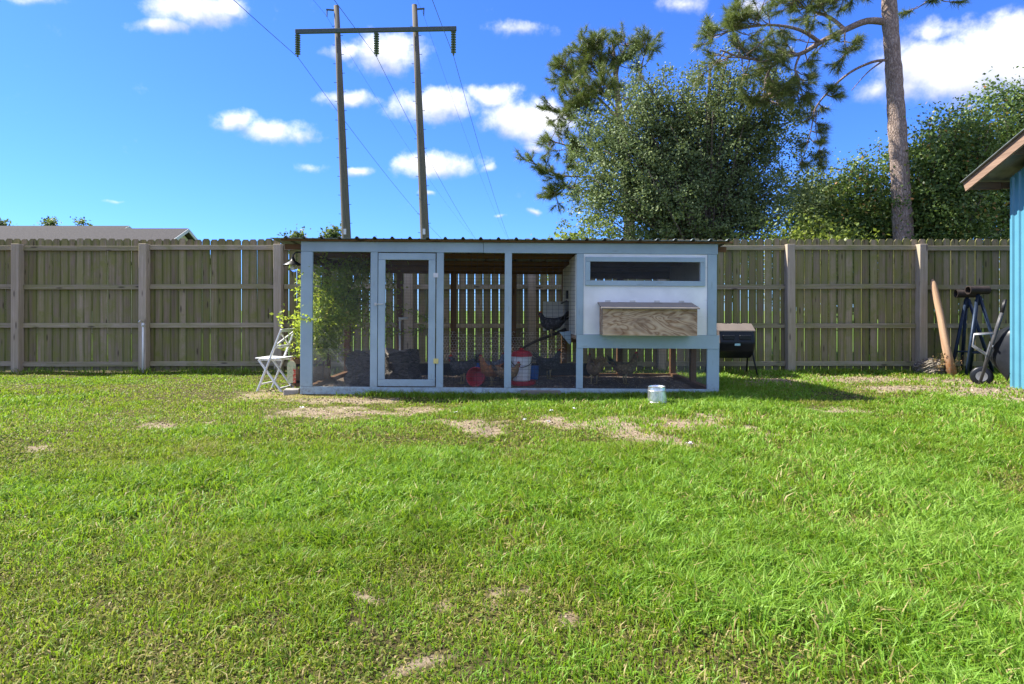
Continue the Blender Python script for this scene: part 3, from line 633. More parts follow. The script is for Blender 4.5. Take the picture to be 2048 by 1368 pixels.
# ------------------------------------------------------------------ things in and at the coop
def hen(col, label, px, py_foot, Y, yaw, scale=1.0, pose='stand', z=None):
    x = gx(px, Y); z = 0.05 if z is None else z
    R = thing('hen', label, 'chicken', (x, Y, z), (0, 0, yaw), 'hens in the chicken run'); R.scale = (scale,)*3
    hz = {'stand': 0, 'peck': -0.03, 'up': 0.03}[pose]
    path = [(-.225,.335,.010,.02), (-.20,.325,.028,.045), (-.15,.29,.062,.062), (-.09,.255,.088,.085), (-.02,.23,.102,.10), (.055,.235,.098,.102), (.11,.265,.076,.085),
            (.145,.315+hz*.4,.052,.058), (.160,.355+hz*.8,.038,.042), (.168,.388+hz,.033,.036), (.185,.412+hz,.031,.031), (.208,.414+hz,.022,.022), (.222,.408+hz,.010,.010)]
    b = MB().loft(path, 16).build('body', HEN[col], R, smooth=True)
    t = MB()
    for k in range(7):
        a = (k-3)*0.10; tip = (-.29-0.02*abs(k-3)*-1, a*0.42, .45-0.012*(k-3)**2)
        t.add([(-.15, a*.12-.012, .29), (-.15, a*.12+.012, .31), (tip[0]+.02, tip[1]+.028, tip[2]-.01), (tip[0]-.015, tip[1], tip[2]+.01), (tip[0]-.0, tip[1]-.028, tip[2]-.03)], [(0,1,2,3,4)])
        t.add([(-.15, a*.12-.010, .285), (-.15, a*.12+.014, .305), (tip[0]+.022, tip[1]+.03, tip[2]-.016), (tip[0]-.012, tip[1]+.003, tip[2]+.005), (tip[0]+.003, tip[1]-.025, tip[2]-.036)], [(4,3,2,1,0)])
    t.build('tail', HEN['dark'] if col in ('brown', 'dark') else HEN[col], R)
    for s in (-1, 1):
        MB().loft([(-.185,.275,.006,.012), (-.13,.27,.016,.045), (-.05,.255,.022,.068), (.03,.25,.020,.06), (.08,.265,.008,.03)], 10).build('wing', HEN[col], R, smooth=True).location = (0, s*.088, 0)
        l = MB().tube([(.0, s*.045, .16), (-.008, s*.045, .09), (.004, s*.045, .012)], [.022, .010, .008], 6)
        for a in (-.5, 0, .5): l.tube([(.004, s*.045, .010), (.055*math.cos(a), s*.045+.055*math.sin(a), .004)], [.007, .003], 5)
        l.tube([(.004, s*.045, .010), (-.03, s*.045, .004)], [.006, .003], 5)
        l.build('leg', M['legs'], R, smooth=True)
        MB().lathe([(0, -.005), (.004, -.003), (.005, 0), (.004, .003), (0, .005)], 6, (.196, s*.027, .420+hz)).build('eye', M['black'], R)
    MB().prism([(.165,.435+hz), (.172,.462+hz), (.182,.447+hz), (.190,.468+hz), (.199,.449+hz), (.208,.458+hz), (.214,.432+hz), (.20,.428+hz)], -.004, .004).build('comb', M['comb'], R)
    w = MB().prism([(.198,.398+hz), (.214,.398+hz), (.210,.368+hz), (.202,.366+hz)], -.012, .012).build('wattle', M['comb'], R)
    MB().tube([(.218, 0, .410+hz), (.243, 0, .402+hz)], [.009, .002], 6).build('beak', M['legs'], R)
    return R
hen('rust', 'rust-red hen standing beside the red tub, facing left', 984, 775, 8.85, math.pi-0.3, .9, 'up')
hen('dark', 'dark hen with lowered head just right of the coop door', 925, 765, 9.15, math.pi+0.5, 1.0, 'peck')
hen('grey', 'grey hen with bright red comb behind the rust-red hen', 985, 770, 9.35, 0.35, 0.95)
hen('brown', 'brown hen mostly hidden by the upright left of the white bucket', 1014, 776, 8.62, 0.15, .85, 'peck')
hen('dark', 'charcoal hen on the litter right of the white bucket', 1098, 752, 9.75, 0.5, 1.0, 'stand')
hen('buff', 'buff-brown hen seen from behind under the hen house, left of the pair', 1188, 762, 9.1, math.pi/2+0.25, .95)
hen('brown', 'brown hen with dark raised tail under the hen house, right of the pair', 1250, 760, 9.1, 0.25, .95, 'up')
hen('dark', 'dark grey hen walking down the perch branch beside the white hen house door', 1104, 650, 9.45, math.pi-0.35, .98, 'peck', z=0.685)

def waterer():
    Y = 9.09; R = thing('bucket_waterer', 'white plastic bucket waterer with red lid and red drinking base in the run', 'bucket', (gx(1043, Y), Y, 0.05))
    MB().lathe([(.0, .055), (.125, .055), (.150, .40), (.156, .40), (.156, .415), (.148, .415), (.14, .39), (.12, .07), (0, .07)], 28).build('bucket', M['whiteplastic'], R, smooth=False)
    MB().lathe([(.158, .405), (.160, .43), (.12, .475), (.05, .495), (.03, .50), (.03, .525), (.0, .53)], 28).build('lid', M['red'], R)
    MB().lathe([(.0, .0), (.20, .0), (.205, .055), (.195, .055), (.19, .02), (.0, .02)], 28).build('drinking_base', M['red'], R)
    pts = [(.155*math.cos(a), -.158*abs(math.sin(a))**.6-.004, .37-.11*math.sin(a)) for a in np.linspace(0, math.pi, 15)]
    MB().tube(pts, .006, 6).build('handle', M['black'], R)
waterer()
def tub():
    Y = 8.95; R = thing('red_tub', 'round red plastic tub lying on its side by the rust-red hen', 'tub', (gx(955, Y), Y, 0.165), (math.radians(80), 0, math.radians(-20)))
    MB().lathe([(0, -.09), (.10, -.09), (.135, .07), (.142, .07), (.142, .08), (.13, .08), (.094, -.078), (0, -.078)], 26).build('tub_wall', M['red'], R)
tub()
for px, py, Y, lab, s in ((957, 731, 9.9, 'small blue plastic cup hung left of the white bucket', 1.0), (1068, 733, 9.75, 'blue plastic pail half hidden behind the white bucket', 1.5)):
    mb = MB().lathe([(0, 0), (.042*s, 0), (.055*s, .13*s), (.060*s, .13*s), (.060*s, .138*s), (.050*s, .138*s), (.038*s, .01), (0, .01)], 18)
    mb.tube([(.057*s*math.cos(a), 0, .13*s+.06*s*math.sin(a)) for a in np.linspace(0, math.pi, 9)], .003, 5)
    o = mb.build('blue_cup', M['blueplastic']); o.location = (gx(px, Y), Y, 0.05 if s > 1 else gz(py+9, Y)); tag(o, lab, 'cup')
o = MB().tube([(0.16, 9.22, 0.57), (0.36, 9.32, 0.665), (0.58, 9.42, 0.74), (0.815, 9.5, 0.835)], [.018, .022, .024, .026], 8).build('perch_branch', M['branch'], smooth=True)
tag(o, 'sloping branch perch leading up to the hen house door', 'perch')
def stump(px, Y, r, h, lab, sq):
    R = thing('tree_stump', lab, 'stump', (gx(px, Y), Y, 0.03), (0, 0, random.uniform(0, 3)), 'stumps in the chicken run')
    n = 26; prof = [(1.12, 0), (1.0, .12), (1.03, .3), (.97, .48), (1.02, .66), (.95, .85), (.90, 1.0)]; vs = []
    for q, z in prof:
        for k in range(n):
            a = 2*math.pi*k/n; w = 1 + .09*math.sin(3*a+sq)+.05*math.sin(7*a+2*sq)+random.uniform(-.07, .07)+.10*math.sin(5*a+9*z); vs.append((r*q*w*math.cos(a), r*q*w*math.sin(a), h*z*(1+(.09*math.sin(2*a+sq)+random.uniform(-.04, .04))*(z > .9))))
    fs = [(i*n+k, i*n+(k+1)%n, (i+1)*n+(k+1)%n, (i+1)*n+k) for i in range(len(prof)-1) for k in range(n)]
    MB().add(vs, fs).build('bark', M['stump'], R)
    m = MB(); tv = [(x*.99, y*.99, z+random.uniform(-.004, .012)) for x, y, z in vs[-n:]]; m.add(tv+[(0, 0, h+.01)], [(k, (k+1)%n, n) for k in range(n)]); m.build('cut_top', M['grey_x'], R)
stump(730, 8.75, .235, .50, 'weathered grey tree stump left of the coop door', 1.0)
stump(800, 9.35, .27, .48, 'weathered tree stump seen through the coop door mesh', 2.2)
def standpipe(x, Y, h, lab, tee):
    R = thing('standpipe', lab, 'pipe', (x, Y, 0))
    MB().tube([(0, 0, -.05), (0, 0, h)], .017, 12).build('pipe', M['pvc'], R, smooth=True)
    MB().tube([(0, 0, h-.02), (0, 0, h+.045)], .023, 12).build('collar', M['pvc'], R, smooth=True)
    if tee: MB().tube([(-.01, 0, h+.02), (.13, 0, h+.03)], .02, 10).build('arm', M['pvc'], R, smooth=True)
    else:
        MB().tube([(0, 0, h+.04), (0, -.01, h+.075), (-.03, -.05, h+.085), (-.035, -.075, h+.05)], [.016, .016, .014, .013], 8).build('spigot', M['zinc'], R, smooth=True)
        MB().tube([(.0, -.02, h), (.055, -.03, h+.01)], .008, 6).build('valve_handle', M['zinc'], R)
standpipe(gx(286, 11.12), 11.12, gz(651, 11.12), 'white plastic standpipe with spigot in front of a left fence post', False)
standpipe(gx(800, 10.05), 10.05, gz(640, 10.05), 'white tee-topped pipe at the back of the run behind the coop door', True)
def lamp():
    p = at(598, 506, 8.25); R = thing('wall_lamp', 'black gooseneck barn lamp with clear globe on the left coop corner', 'lamp', (cx(600), 8.30, 0))
    z = gz(506, 8.3); MB().lathe([(0, 0), (.035, 0), (.035, .012), (0, .012)], 14).build('wall_plate', M['black'], R).matrix_local = Matrix.Translation((-.001, 0, z)) @ Matrix.Rotation(-math.pi/2, 4, 'Y')
    MB().tube([(0, 0, z), (-.05, 0, z+.012), (-.10, 0, z+.004), (-.128, 0, z-.03), (-.132, 0, z-.075)], .009, 8).build('neck', M['black'], R, smooth=True)
    zs = z-.075
    MB().lathe([(.012, .02), (.022, .0), (.032, -.025), (.045, -.035), (.128, -.085), (.130, -.09), (.126, -.088), (.04, -.045), (.01, -.03)], 24, (-.132, 0, zs)).build('shade', M['black'], R, smooth=True)
    MB().lathe([(.035, -.07), (.055, -.095), (.062, -.125), (.055, -.155), (.03, -.175), (0, -.18)], 18, (-.132, 0, zs)).build('globe', M['glass'], R, smooth=True)
    MB().lathe([(.01, -.05), (.012, -.08), (.026, -.11), (.022, -.135), (0, -.148)], 12, (-.132, 0, zs)).build('bulb', M['whiteplastic'], R, smooth=True)
lamp()

# ------------------------------------------------------------------ left of the coop: chair, planter, sign, block
def chair():
    R = thing('folding_chair', 'white wooden folding bistro chair with crossed back beside the coop', 'chair', (-3.27, 8.74, 0), (0, 0, math.radians(-9)))
    w = .19
    for s in (-1, 1):
        y = s*w
        MB().bar((.155, y, .86), (-.205, y, .0), .022, .034, (0, 1, 0)).build('back_upright', M['chairwhite'], R, bevel=.003)
        MB().bar((-.20, y*.86, .445), (.15, y*.86, .0), .022, .032, (0, 1, 0)).build('leg', M['chairwhite'], R, bevel=.003)
    def xr(z): return .155-(.86-z)*.36/.86
    MB().bar((xr(.845), -w, .845), (xr(.845), w, .845), .026, .045).build('top_rail', M['chairwhite'], R, bevel=.003)
    MB().bar((xr(.62), -w, .62), (xr(.62), w, .62), .024, .034).build('lower_rail', M['chairwhite'], R, bevel=.003)
    for s in (-1, 1): MB().bar((xr(.825)-.002*s, -w*s, .825), (xr(.635)-.002*s, w*s, .635), .012, .024).build('cross_slat', M['chairwhite'], R)
    for k in range(6):
        x = -.225+k*.062; MB().box(x, x+.050, -.205, .205, .447+.010*abs(2.5-k)*.4, .462+.010*abs(2.5-k)*.4).build('seat_slat', M['chairwhite'], R, bevel=.003)
    for s in (-1, 1): MB().bar((-.22, s*.12, .435), (.13, s*.12, .435), .02, .02).build('seat_rail', M['chairwhite'], R)
    MB().bar((.11, -w*.86, .052), (.11, w*.86, .052), .016, .02).build('stretcher', M['chairwhite'], R); MB().bar((-.16, -w, .105), (-.16, w, .105), .016, .02).build('stretcher', M['chairwhite'], R)
chair()
def planter():
    R = thing('barrel_planter', 'half wooden barrel planter behind the white chair', 'planter', (-3.02, 9.25, 0))
    n = 18
    for k in range(n):
        a0 = 2*math.pi*(k+.04)/n; a1 = 2*math.pi*(k+.96)/n; vs = []
        for q, z in ((.215, 0), (.25, .2), (.255, .42)):
            for a in (a0, a1): vs += [(q*math.cos(a), q*math.sin(a), z), ((q-.022)*math.cos(a), (q-.022)*math.sin(a), z)]
        MB().add(vs, [(0,2,6,4),(4,6,10,8),(1,5,7,3),(5,9,11,7),(8,10,11,9),(0,4,5,1),(4,8,9,5),(2,3,7,6),(6,7,11,10),(0,1,3,2)]).build('stave', M['barrel'], R)
    for z, r in ((.09, .233), (.33, .2555)): MB().lathe([(r, z-.02), (r+.004, z-.02), (r+.006, z+.02), (r+.001, z+.02)], 36).build('hoop', M['black'], R)
    MB().lathe([(.23, .38), (.1, .40), (0, .40)], 18).build('potting_soil', M['litter'], R)
planter()
def sign():
    Y = 8.42; R = thing('garden_plaque', 'small arched green and cream plaque on a stake by the coop corner', 'sign', (gx(583, Y), Y, gz(766, Y)))
    w, h = .058, .30; out = [(-w, 0), (w, 0)] + [(w*math.cos(a), h-w+w*math.sin(a)) for a in np.linspace(0, math.pi, 11)]
    MB().prism(out, -.006, .006).build('plaque', M['sign'], R); MB().box(-.005, .005, .007, .017, -.16, .2).build('stake', M['black'], R)
sign()
b = MB().box(-.095, .095, -.10, .10, 0, .085).build('concrete_block', M['stone'], bevel=.008); b.location = (gx(584, 8.3), 8.3, -.005); b.rotation_euler = (0, 0, .2); tag(b, 'grey concrete paver block at the foot of the left coop corner', 'block')
b = MB().box(-.26, .26, -.02, .02, 0, .075).build('wood_offcut', M['grey_x'], bevel=.006); b.location = (gx(1081, 8.1), 8.12, .008); b.rotation_euler = (.1, 0.01, .03); tag(b, 'weathered timber offcut lying against the coop base board', 'timber')

# ------------------------------------------------------------------ pail, feathers
def pail():
    Y = EYE*F/(810-HY); R = thing('metal_pail', 'galvanised metal pail upside down on the grass in front of the coop', 'pail', (gx(1314.5, Y), Y, -.005), (0.02, -.03, 0)); R.scale = (.89, .89, .93)
    MB().lathe([(.132, 0), (.135, .012), (.130, .02), (.126, .05), (.131, .055), (.126, .06), (.118, .19), (.121, .196), (.117, .202), (.112, .235), (.114, .243), (.108, .246), (.104, .232), (0, .230)], 40).build('pail_body', M['pail'], R, smooth=False)
pail()
for i, (px, py, lab) in enumerate(((604, 821, 'white feather lying on the sandy patch below the left coop corner'), (911, 831, 'white feather tuft in the grass below the coop door hinge'), (1102, 827, 'white feather in the grass below the white bucket'), (1148, 823, 'white feather just left of the hen house upright'), (1050, 846, 'small white feather, lowest one below the white bucket'), (1098, 850, 'white feather at the edge of the middle sandy patch'), (1378, 895, 'white feather on the grass nearest the camera, right of the pail'))):
    x, y = ground_at(px, py); mb = MB(); L = .035
    for k in range(14):
        a = random.uniform(0, 6.28); e = random.uniform(.1, .9); q = Vector((math.cos(a)*math.cos(e), math.sin(a)*math.cos(e), math.sin(e)))*L*random.uniform(.5, 1); t = Vector((-math.sin(a), math.cos(a), 0))*.009
        mb.add([t*.4, q*.6+t, q, q*.6-t, -t*.4], [(0,1,2,3,4)])
    o = mb.build('feather', M['feather']); o.location = (x, y, .03); o.rotation_euler = (0, 0, i); tag(o, lab, 'feather', 'white feathers on the lawn')

# ------------------------------------------------------------------ right side: composter, post, pipe stands, wheelbarrow, root ball, shed
def composter():
    Y = 10.72; R = thing('compost_tumbler', 'black compost tumbler with taupe lid standing right of the coop', 'composter', (gx(1474, Y)-.11, Y, 0))
    zc, hw = .60, .315
    def ring(x, k=1.0): return [Vector((x, k*y, zc+k*z)) for y, z in ((-.16, .285), (-.27, .20), (-.325, -.02), (-.27, -.16), (-.14, -.285), (.14, -.285), (.29, -.12), (.29, .14), (.16, .285))]
    n = 9; m = MB(); A = [ring(-hw, .9), ring(-hw+.03), ring(hw-.03), ring(hw, .9)]
    m.add([p for r in A for p in r], [(i*n+k, i*n+(k+1)%n, (i+1)*n+(k+1)%n, (i+1)*n+k) for i in range(3) for k in range(n)] + [tuple(range(n)), tuple(range(4*n-1, 3*n-1, -1))]); m.build('drum', M['blackplastic'], R, bevel=.012)
    lidp = MB(); lidp.add([(-hw-.012, -.285, zc+.185), (hw+.0, -.285, zc+.185), (hw-.02, -.165, zc+.297), (-hw+.01, -.165, zc+.297), (hw-.02, .17, zc+.297), (-hw+.01, .17, zc+.297)] , [(0,1,2,3),(3,2,4,5)])
    lidp.add([(-hw-.012, -.285, zc+.165), (hw+.0, -.285, zc+.165), (hw-.02, -.165, zc+.277), (-hw+.01, -.165, zc+.277), (hw-.02, .17, zc+.277), (-hw+.01, .17, zc+.277)], [(3,2,1,0),(5,4,2,3)])
    lidp.add([(-hw-.012, -.285, zc+.165), (hw, -.285, zc+.165), (hw, -.285, zc+.185), (-hw-.012, -.285, zc+.185)], [(0,1,2,3)]); Ld = lidp.build('lid', M['taupe'], R)
    for x in (-.12, -.06, .07, .13): MB().bar((x, -.14, zc+.303), (x+.015, .10, zc+.303), .022, .012).build('lid_slot', M['blackplastic'], Ld)
    side = MB(); side.add([(-hw-.016, -.28, zc+.19), (-hw-.016, -.33, zc-.02), (-hw-.016, -.285, zc-.16), (-hw+.02, -.30, zc-.16), (-hw+.02, -.345, zc-.02), (-hw+.02, -.295, zc+.19)], [(0,1,4,5),(1,2,3,4)]); side.build('side_strip', M['taupe'], R)
    for x in (-.14, .14): MB().box(x-.10, x+.10, -.322, -.30, zc+.03, zc+.11).build('door_panel', M['blackplastic'], R, bevel=.008)
    MB().box(-.045, .045, -.336, -.318, zc-.065, zc-.03).build('label_plate', M['tag'], R)
    for s in (-1, 1):
        for t in (-1, 1): MB().tube([(s*(hw+.015), t*.03, zc), (s*(hw+.03), t*.14, .3), (s*(hw+.05), t*.26, 0.0)], .015, 8).build('leg', M['black'], R, smooth=True)
composter()
def leaning_post():
    a = Vector((gx(1907, 10.55), 10.55, -.03)); b = at(1865, 559, 11.2); d = b-a; L = d.length
    pts = [(0, 0, 0), (.012, 0, L*.3), (-.006, 0, L*.6), (0, 0, L*.9), (0, 0, L*.965), (0, 0, L)]
    o = MB().tube(pts, [.072, .064, .058, .052, .042, .018], 18).build('leaning_post', M['log'], smooth=True)
    o.matrix_world = Matrix.Translation(a) @ d.to_track_quat('Z', 'Y').to_matrix().to_4x4(); tag(o, 'tan wooden post with rusty foot leaning against the fence', 'post')
leaning_post()
def pipe_stand(px, Y, lab, yaw, zt):
    R = thing('pipe_stand', lab, 'stand', (gx(px, Y), Y, 0), (0, 0, yaw), 'pipe stands by the fence')
    h = MB(); n = 20
    for q in (0,):
        vs = [(x, r*math.cos(2*math.pi*k/n), zt+r*math.sin(2*math.pi*k/n)) for x, r in ((-.18, .072), (.18, .072), (.18, .060), (-.18, .060)) for k in range(n)]
        h.add(vs, [(i*n+k, i*n+(k+1)%n, ((i+1)%4)*n+(k+1)%n, ((i+1)%4)*n+k) for i in range(4) for k in range(n)])
    h.build('head_pipe', M['rustpipe'], R, smooth=False)
    MB().tube([(0, 0, zt-.065), (0, 0, zt-.26)], .028, 10).build('neck', M['pipestand'], R, smooth=True)
    for k, (fx, fy) in enumerate(((-.34, -.16), (.34, -.16), (0.0, .18))):
        MB().tube([(fx*.06, fy*.06, zt-.10), (fx, fy, 0)], .027, 10).build('leg', M['pipestand'], R, smooth=True)
    MB().tube([(-.24, -.11, .40), (.24, -.11, .40)], .016, 8).build('crossbar', M['pipestand'], R, smooth=True)
pipe_stand(1956, 10.75, 'nearer dark blue pipe stand with brown pipe head, right one of two', 0.05, 1.47)
pipe_stand(1934, 11.05, 'farther dark blue pipe stand, left one half hidden behind its twin', -0.15, 1.42)
def wheelbarrow():
    # built standing on its nose: local x is up towards the grips, z is away from the tray
    a = Vector((6.95, 9.3, 0.0)); d = Vector((.27, -.20, 1.345)); u = Vector((.6, .8, 0))
    R = thing('wheelbarrow', 'black wheelbarrow stood on its nose leaning behind the blue shed corner', 'wheelbarrow')
    xax = d.normalized(); yax = u; zax = xax.cross(yax).normalized(); yax = zax.cross(xax)
    if zax.x > 0: zax = -zax; yax = -yax
    R.matrix_world = Matrix.Translation(a + u*.22) @ Matrix((xax, yax, zax)).transposed().to_4x4()
    for s in (-1, 1):
        H = MB().tube([(0.0, s*.20, .0), (.9, s*.27, .0), (1.12, s*.27, .0)], .022, 10).build('handle_rail', M['handle'], R, smooth=True)
        MB().tube([(1.10, s*.27, 0), (1.32, s*.275, .01)], [.020, .018], 10).build('grip', M['black'], H, smooth=True)
        MB().tube([(.46, s*.25, .02), (.55, s*.26, .22), (.72, s*.26, .24), (.80, s*.26, .02)], .012, 8).build('leg', M['barrowsteel'], R, smooth=True)
        MB().bar((.42, s*.235, .026), (.66, s*.25, .026), .034, .008).build('bracket', M['barrowsteel'], R)
    MB().tube([(.0, -.22, .0), (.0, .22, .0)], .016, 8).build('nose_bar', M['red'], R, smooth=True)
    W = MB(); n = 22
    W.add([(.13+r*math.cos(2*math.pi*k/n), y, .0+r*math.sin(2*math.pi*k/n)) for y, r in ((-.04, .075), (-.04, .125), (-.02, .148), (.02, .148), (.04, .125), (.04, .075)) for k in range(n)], [(i*n+k, i*n+(k+1)%n, (i+1)*n+(k+1)%n, (i+1)*n+k) for i in range(5) for k in range(n)])
    Wo = W.build('wheel', M['blackplastic'], R, smooth=True); MB().add([(.13+r*math.cos(2*math.pi*k/n), y, r*math.sin(2*math.pi*k/n)) for y, r in ((-.036, .0), (-.042, .075), (.042, .075), (.036, .0)) for k in range(n)], [(i*n+k, i*n+(k+1)%n, (i+1)*n+(k+1)%n, (i+1)*n+k) for i in range(3) for k in range(n)]).build('rim', M['barrowsteel'], Wo)
    T = MB(); rings = []
    for z, x0, x1, hw in ((-.03, .40, .86, .20), (-.14, .30, .96, .28), (-.28, .18, 1.05, .34), (-.30, .15, 1.08, .36), (-.285, .18, 1.05, .335), (-.15, .315, .945, .27), (-.045, .415, .85, .19)):
        ring = []
        for k in range(24):
            a_ = 2*math.pi*k/24; c_, s_ = math.cos(a_), math.sin(a_); e = .5
            ring.append(((x0+x1)/2+(x1-x0)/2*math.copysign(abs(c_)**e, c_), hw*math.copysign(abs(s_)**e, s_), z))
        rings.append(ring)
    n = 24; T.add([p for r in rings for p in r], [(i*n+k, i*n+(k+1)%n, (i+1)*n+(k+1)%n, (i+1)*n+k) for i in range(6) for k in range(n)] + [tuple(range(n)), tuple(range(6*n, 7*n))]); T.build('tray', M['blackplastic'], R, smooth=True)
    MB().bar((.62, -.30, -.01), (.62, .30, -.01), .03, .012).build('tray_brace', M['barrowsteel'], R)
wheelbarrow()
def rootball():
    Y = 10.9; bm = bmesh.new(); bmesh.ops.create_icosphere(bm, subdivisions=5, radius=1)
    for v in bm.verts:
        p = v.co.copy(); nz = float(fbm(np.array([p.x*4+9]), np.array([p.y*4+p.z*7]), 21, 4)[0]); r2 = abs(math.sin(p.z*17+3*math.sin(p.x*5)+nz*6))
        v.co = Vector((p.x*.26, p.y*.2, max(p.z, -.35)*.19+.06))*(0.78+.35*nz+.09*r2)
    me = bpy.data.meshes.new('root_ball'); bm.to_mesh(me); bm.free(); me.materials.append(M['root'])
    o = link('root_ball', me); o.location = (gx(1861, Y), Y, .03); tag(o, 'shaggy weathered root ball lying at the foot of the fence post', 'root ball')
rootball()
def shed():
    R = thing('metal_shed', 'bright blue sheet-metal shed with overhanging roof at the right edge', 'shed', (7.17, 9.0, 0)); dpt, wd = 4.6, 4.5; sl = .40
    yr = -dpt/2; z0 = 3.03; zr = z0+sl*dpt/2
    w = MB(); w.add([(0, 0, -.05), (0, -dpt, -.05), (0, -dpt, z0), (0, yr, zr), (0, 0, z0), (wd, 0, -.05), (wd, -dpt, -.05), (wd, -dpt, z0), (wd, yr, zr), (wd, 0, z0)], [(0,1,2,3,4),(9,8,7,6,5),(0,4,9,5),(1,6,7,2)])
    w.build('wall', M['shed'], R)
    k = 0; y = -.055
    rm = lambda y: MB().prism([(0, 0), (1, 0), (1, 1), (0, 1)], 0, 1)
    while y > -dpt+.05:
        zt = z0 + sl*min(-y, dpt+y) - .02
        m = MB(); m.add([(0, y-.03, 0), (-.022, y-.014, 0), (-.022, y+.014, 0), (0, y+.03, 0), (0, y-.03, zt), (-.022, y-.014, zt), (-.022, y+.014, zt), (0, y+.03, zt)], [(0,1,5,4),(1,2,6,5),(2,3,7,6),(4,5,6,7),(0,3,2,1)]); m.build('wall_rib', M['shed'], R); y -= .2286*.5 if False else .115
    oh, ob = .43, .32
    for (ya, yb) in ((ob, yr), (-dpt-ob, yr)):
        za = z0 + sl*(-abs(ya) if ya > 0 else -ob) ; za = z0 - sl*ob
        r = MB(); xa, xb = -oh-.06, wd+oh
        r.add([(xa, ya, za+.12), (xb, ya, za+.12), (xb, yb, zr+.12), (xa, yb, zr+.12), (xa, ya, za+.128), (xb, ya, za+.128), (xb, yb, zr+.128), (xa, yb, zr+.128)], [(0,3,2,1),(4,5,6,7),(0,1,5,4),(1,2,6,5),(2,3,7,6),(3,0,4,7)]); r.build('roof', M['roof'], R)
    for s in (1, -1):
        ya = ob-.03 if s == 1 else -dpt-ob+.03; za = z0-sl*(ob-.03)
        MB().bar((-oh, ya, za+.04), (-oh, yr, zr+.04), .035, .14).build('rake_board', M['fascia'], R)
    for y in (ob-.06, -.55, -1.2, -1.85):
        z = z0 - sl*y if y > 0 else z0 + sl*(-y); MB().box(-oh+.02, .05 if y > 0 else -.003, y-.04, y+.0, z-.02, z+.09).build('lookout', M['raft'], R)
    MB().box(.06, wd, ob-.10, ob-.06, z0-sl*ob+.02, z0-sl*ob+.11).build('eave_board', M['raft'], R)
shed()

# ------------------------------------------------------------------ power line
def power():
    Y = 28.0; s = F/Y; R = thing('transmission_pole_frame', 'tall two-pole wooden transmission frame with steel crossarm behind the coop', 'utility pole', (0, Y, 0))
    def pole(pxt, pyt, pxb):
        xt, zt = gx(pxt, Y), gz(pyt, Y); xb = gx(pxb, Y) + 0.12*(1 if pxb > pxt else 0); zb = gz(475, Y); k = (xb-xt)/(zb-zt); x0 = xt+k*(0-zt)
        o = MB().tube([(x0, 0, -.3), (x0+k*zb, 0, zb), (x0+k*zt*.75, 0, zt*.75), (xt, 0, zt)], [.225, .205, .15, .115], 16).build('pole', M['pole'], R, smooth=True)
        m = MB().bar((0, 0, 0), (.13, 0, .01), .018, .018).mesh('step_peg', M['arm'])
        i = 0; z = 4.6
        while z < zt-.6:
            r = .215 - .10*z/zt; e = link('step_peg', m, o); sd_ = 1 if i % 2 else -1; e.location = (x0+k*z+sd_*r*.9, -.02, z); e.rotation_euler = (0, 0, 0 if sd_ > 0 else math.pi); z += .42; i += 1
        MB().box(x0+k*4.6-.06, x0+k*4.6+.06, -.235, -.222, 4.5, 4.75).build('number_plate', M['zinc'], o)
        sg = -1 if pxt < 750 else 1; MB().bar((xt, 0, zt-.2), (xt+sg*.45, -.02, zt-.17), .06, .06).build('ground_wire_bracket', M['arm'], o); MB().tube([(xt+sg*.42, -.02, zt-.2), (xt+sg*.42, -.02, zt-.5)], [.03, .02], 6).build('clamp', M['arm'], o)
        return xt+sg*.42, zt-.5
    gw = [pole(673, 12, 687.5), pole(829, 10, 844.5)]
    MB().bar((gx(595, Y), -.26, gz(68.5, Y)), (gx(914, Y), -.26, gz(62.5, Y)), .12, .19).build('crossarm', M['arm'], R, bevel=.01)
    tips = []
    for px, pt, pb in ((599.5, 73, 119), (755.5, 70, 118), (908, 66, 116)):
        x = gx(px, Y); zt, zb = gz(pt, Y), gz(pb, Y); n = 9; prof = [(.012, 0)]
        for k in range(n):
            z = -(k+.6)*(zt-zb-.12)/n; prof += [(.03, z+.05), (.125, z), (.12, z-.022), (.03, z-.03)]
        prof += [(.04, -(zt-zb)+.06), (.05, -(zt-zb)+.02), (.0, -(zt-zb))]
        MB().lathe(prof, 14, (x, -.26, zt)).build('insulator_string', M['porc'], R, smooth=False); tips.append((x, zb))
    def line(nm, lab, x, z, r, slope_far, lift):
        pts = []
        for t in np.linspace(0, 1, 30):      # span towards and over the viewer
            d = 98*(1-t); pts.append((x-.035*d, Y-.26-d, z - .075*d + .00105*d*d))
        for t in np.linspace(0.02, 1, 40):   # span running away
            d = 110*t; pts.append((x+.060*d, Y-.26+d, z - slope_far*d + slope_far/118*d*d))
        o = MB().tube(pts, r, 6).build(nm, M['cable'], smooth=True); tag(o, lab, 'power line', 'overhead lines')
    for (x, z), side in zip(tips, ('left', 'middle', 'right')): line('power_line', 'overhead power line hanging from the %s insulator string' % side, x, z, .012, .150, 0)
    for (x, z), side in zip(gw, ('left', 'right')): line('ground_wire', 'thin overhead ground wire at the top of the %s pole' % side, x, z, .006, .12, 0)
power()

